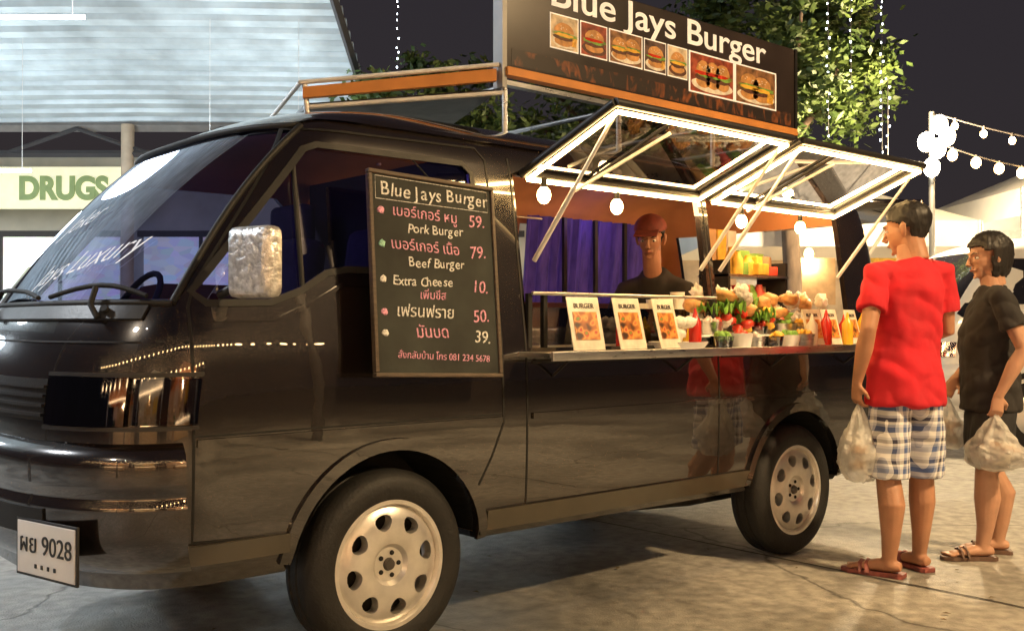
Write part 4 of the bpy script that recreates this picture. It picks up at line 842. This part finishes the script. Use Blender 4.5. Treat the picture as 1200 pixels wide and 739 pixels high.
for n_,poly in (('door',DW),('mid',[(.68,1.32),(1.7,1.32),(1.7,1.7),(.68,1.7)]),('rear',[(1.85,1.32),(3.0,1.32),(2.95,1.7),(1.85,1.7)])):
    V=[(x,side_y(x,z)-.006,z) for x,z in poly]; obj('window_'+n_,V,[tuple(range(len(V)))],BG,wv)
g2.data.materials.clear(); g2.data.materials.append(BG)
for sgn,nm in ((-1,'left'),(1,'right')): patch('white_headlamp_'+nm,sgn*80,sgn*33,.86,.99,.012,CHROME,par=wv,n=12)
patch('white_bumper',-84,84,.42,.78,bl,WP,par=wv,n=40,nz=10)
for wx in (0,2.43):
    lathe('tyre',[(.001,-.01),(.2,-.01),(.3,-.015),(.325,.02),(.325,.18),(.001,.19)],(wx,0,.325),TYRE,wv,32); lathe('wheel_cover',[(.001,-.03),(.15,-.03),(.2,-.012)],(wx,0,.325),ALLOY,wv,24)
    ribbon('arch',[(wx+.37*math.cos(math.radians(a)),.33+.37*math.sin(math.radians(a))) for a in range(0,181,8)],.05,.01,SEAM,wv)
def tent(l,dp,w,dd,z,m,en=110,nm='market_tent',front=1,lc=(1,.78,.48)):
    e=empty(nm); c=[W(l,dp,z),W(l+w,dp,z),W(l+w,dp+dd,z),W(l,dp+dd,z)]; ap=W(l+w/2,dp+dd/2,z+.7)
    lo=[p-V3(0,0,.3) for p in c]
    obj('tent_roof',c+[ap]+lo,[(0,1,4),(1,2,4),(2,3,4),(3,0,4),(0,1,6,5),(1,2,7,6),(2,3,8,7),(3,0,5,8)],m,e)
    for p in c: tube('tent_leg',[(p.x,p.y,0),(p.x,p.y,z)],.03,STEEL,e)
    a_,b_=(dp+.4,dp+1.1) if front>0 else (dp+dd-1.1,dp+dd-.4)
    wbox('stall_table',l+.3,l+w-.3,a_,b_,.72,.8,WHITE,e); wbox('table_cloth',l+.32,l+w-.32,a_-.02,b_+.02,.05,.715,mat('cloth_tan',(.6,.38,.2),.8),e)
    for i in range(12):
        x=random.uniform(l+.4,l+w-.4); hh=random.uniform(.08,.3); p=W(x,(a_+b_)/2+random.uniform(-.2,.2),.8); box('stall_goods',(p.x,p.y,.8+hh/2),(random.uniform(.1,.25),.15,hh),random.choice(BOXM),e,rot=(0,0,random.random()),bev=.01)
    for j in range(3): wbox('hanging_cloth',l+.3+j*w/3.2,l+.3+j*w/3.2+w/5,dp+dd/2,dp+dd/2+.02,z-.95,z-.35,BOXM[(j*2+1)%5],e)
    if front<0:  # added warm tubes, placed to streak the van paint with reflections
        tube('tent_reflect_tube',[W(l+.1,dp+dd+.05,z-.32),W(l+w-.1,dp+dd+.05,z-.32)],.022,emat('reflect_led',(1,.62,.28),26),e,8)
        tube('table_reflect_tube',[W(l+.35,dp+dd-.35,.83),W(l+w-.35,dp+dd-.35,.83)],.015,MATS['reflect_led'],e,8)
    p=W(l+w/2,dp+dd/2,z-.3); ball('tent_bulb',p,(.06,.06,.08),BULB,e,sub=2); plight('tent_light',p-V3(0,0,.12),en,lc,.08,e)
    bd=dp+dd-.02 if front>0 else dp
    wbox('tent_back',l,l+w,bd,bd+.02,.0,z-.3,mat('tent_canvas_back',(.5,.40,.28),.8,0,.4,3),e); return e
TENT=mat('tent_canvas',(.75,.73,.68),.8,0,.06,3)
OT=mat('tent_canvas_orange',(.6,.22,.08),.8)
tent(2.2,11.8,3.2,2.6,2.35,TENT,120); tent(5.6,11.2,3.0,2.6,2.65,TENT,320,lc=(1,.9,.72))
tent(-6.5,-6.6,3.4,2.6,2.35,OT,220,front=-1,lc=(1,.62,.32)); tent(-2.2,-7.2,3.4,2.6,2.35,TENT,180,front=-1,lc=(1,.65,.35)); tent(3.2,-6.5,3.4,2.6,2.35,OT,240,front=-1,lc=(1,.62,.32))  # unseen stalls added behind the camera for reflections in the van paint
dt=empty('distant_shophouses'); rnd=random.Random(2)
l=-10
while l<60:
    w_=rnd.uniform(4,8); wbox('block',l,l+w_,55,62,0,rnd.uniform(3,6),mat('far_wall',(.12,.11,.11),.9),dt)
    for k in range(2): wbox('far_window',l+.8+k*2,l+2+k*2,54.9,54.95,1,2.2,emat('far_window_glow',(1,.75,.45),1.2),dt)
    l+=w_+.3
FW=emat('festoon_warm',(1,.62,.28),45)
for a,b in ((W(-9,-2.5,3.6),W(3,-3.2,3.5)),(W(3,-3.2,3.5),W(13,-1.0,3.6)),(W(-8,-3.6,2.6),W(8,-3.6,2.5))): festoon(a,b,22,.3,.06,FW)
def fill_lamp(p,w,c):  # added lamps out of view, filling the van front and the ground
    e=empty('added_fill_lamp',p); tube('lamp_post',[V3(0,0,0),V3(0,0,4.6)],[.07,.045],DK,e); tube('lamp_arm',[V3(0,0,4.55),V3(0,.4,4.75),V3(0,.9,4.75)],.03,DK,e); box('lamp_head',(0,1.0,4.73),(.22,.5,.07),DK,e,bev=.02); box('lamp_diffuser',(0,1.0,4.688),(.18,.42,.012),emat('fill_lamp_glow',c,12),e)
    l_=bpy.data.lights.new('fill_lamp_light','AREA'); l_.energy=w; l_.color=c; l_.size=.45; o=bpy.data.objects.new('fill_lamp_light',l_); COL.objects.link(o); o.parent=e; o.location=(0,1.0,4.67); return e
fill_lamp(W(-3.2,-2.0),110,(1,.84,.64)); fill_lamp(W(5.6,1.2),750,(1,.68,.34)); fill_lamp(W(-5.2,3.2),360,(.9,.95,1))
# ---------------------------------------------------------------- world, added fill sun
w=bpy.data.worlds.new('World'); S.world=w; w.use_nodes=True; N=w.node_tree.nodes;K=w.node_tree.links; bg=N['Background']
sk=N.new('ShaderNodeTexSky'); sk.sky_type='NISHITA'; sk.sun_disc=False; sk.sun_elevation=math.radians(1.0); sk.sun_rotation=math.radians(200); K.new(sk.outputs[0],bg.inputs[0]); bg.inputs[1].default_value=.005
b2_=N.new('ShaderNodeBackground'); b2_.inputs[0].default_value=(.024,.019,.024,1); b2_.inputs[1].default_value=1; ad=N.new('ShaderNodeAddShader'); K.new(bg.outputs[0],ad.inputs[0]);K.new(b2_.outputs[0],ad.inputs[1]);K.new(ad.outputs[0],N['World Output'].inputs[0])
sl=bpy.data.lights.new('fill_sun','SUN'); sl.energy=.04; sl.angle=math.radians(.5); sl.color=(1,.92,.85); so=bpy.data.objects.new('fill_sun',sl); COL.objects.link(so); so.rotation_euler=(math.radians(55),0,math.radians(-60))  # weak sun added as ambient fill
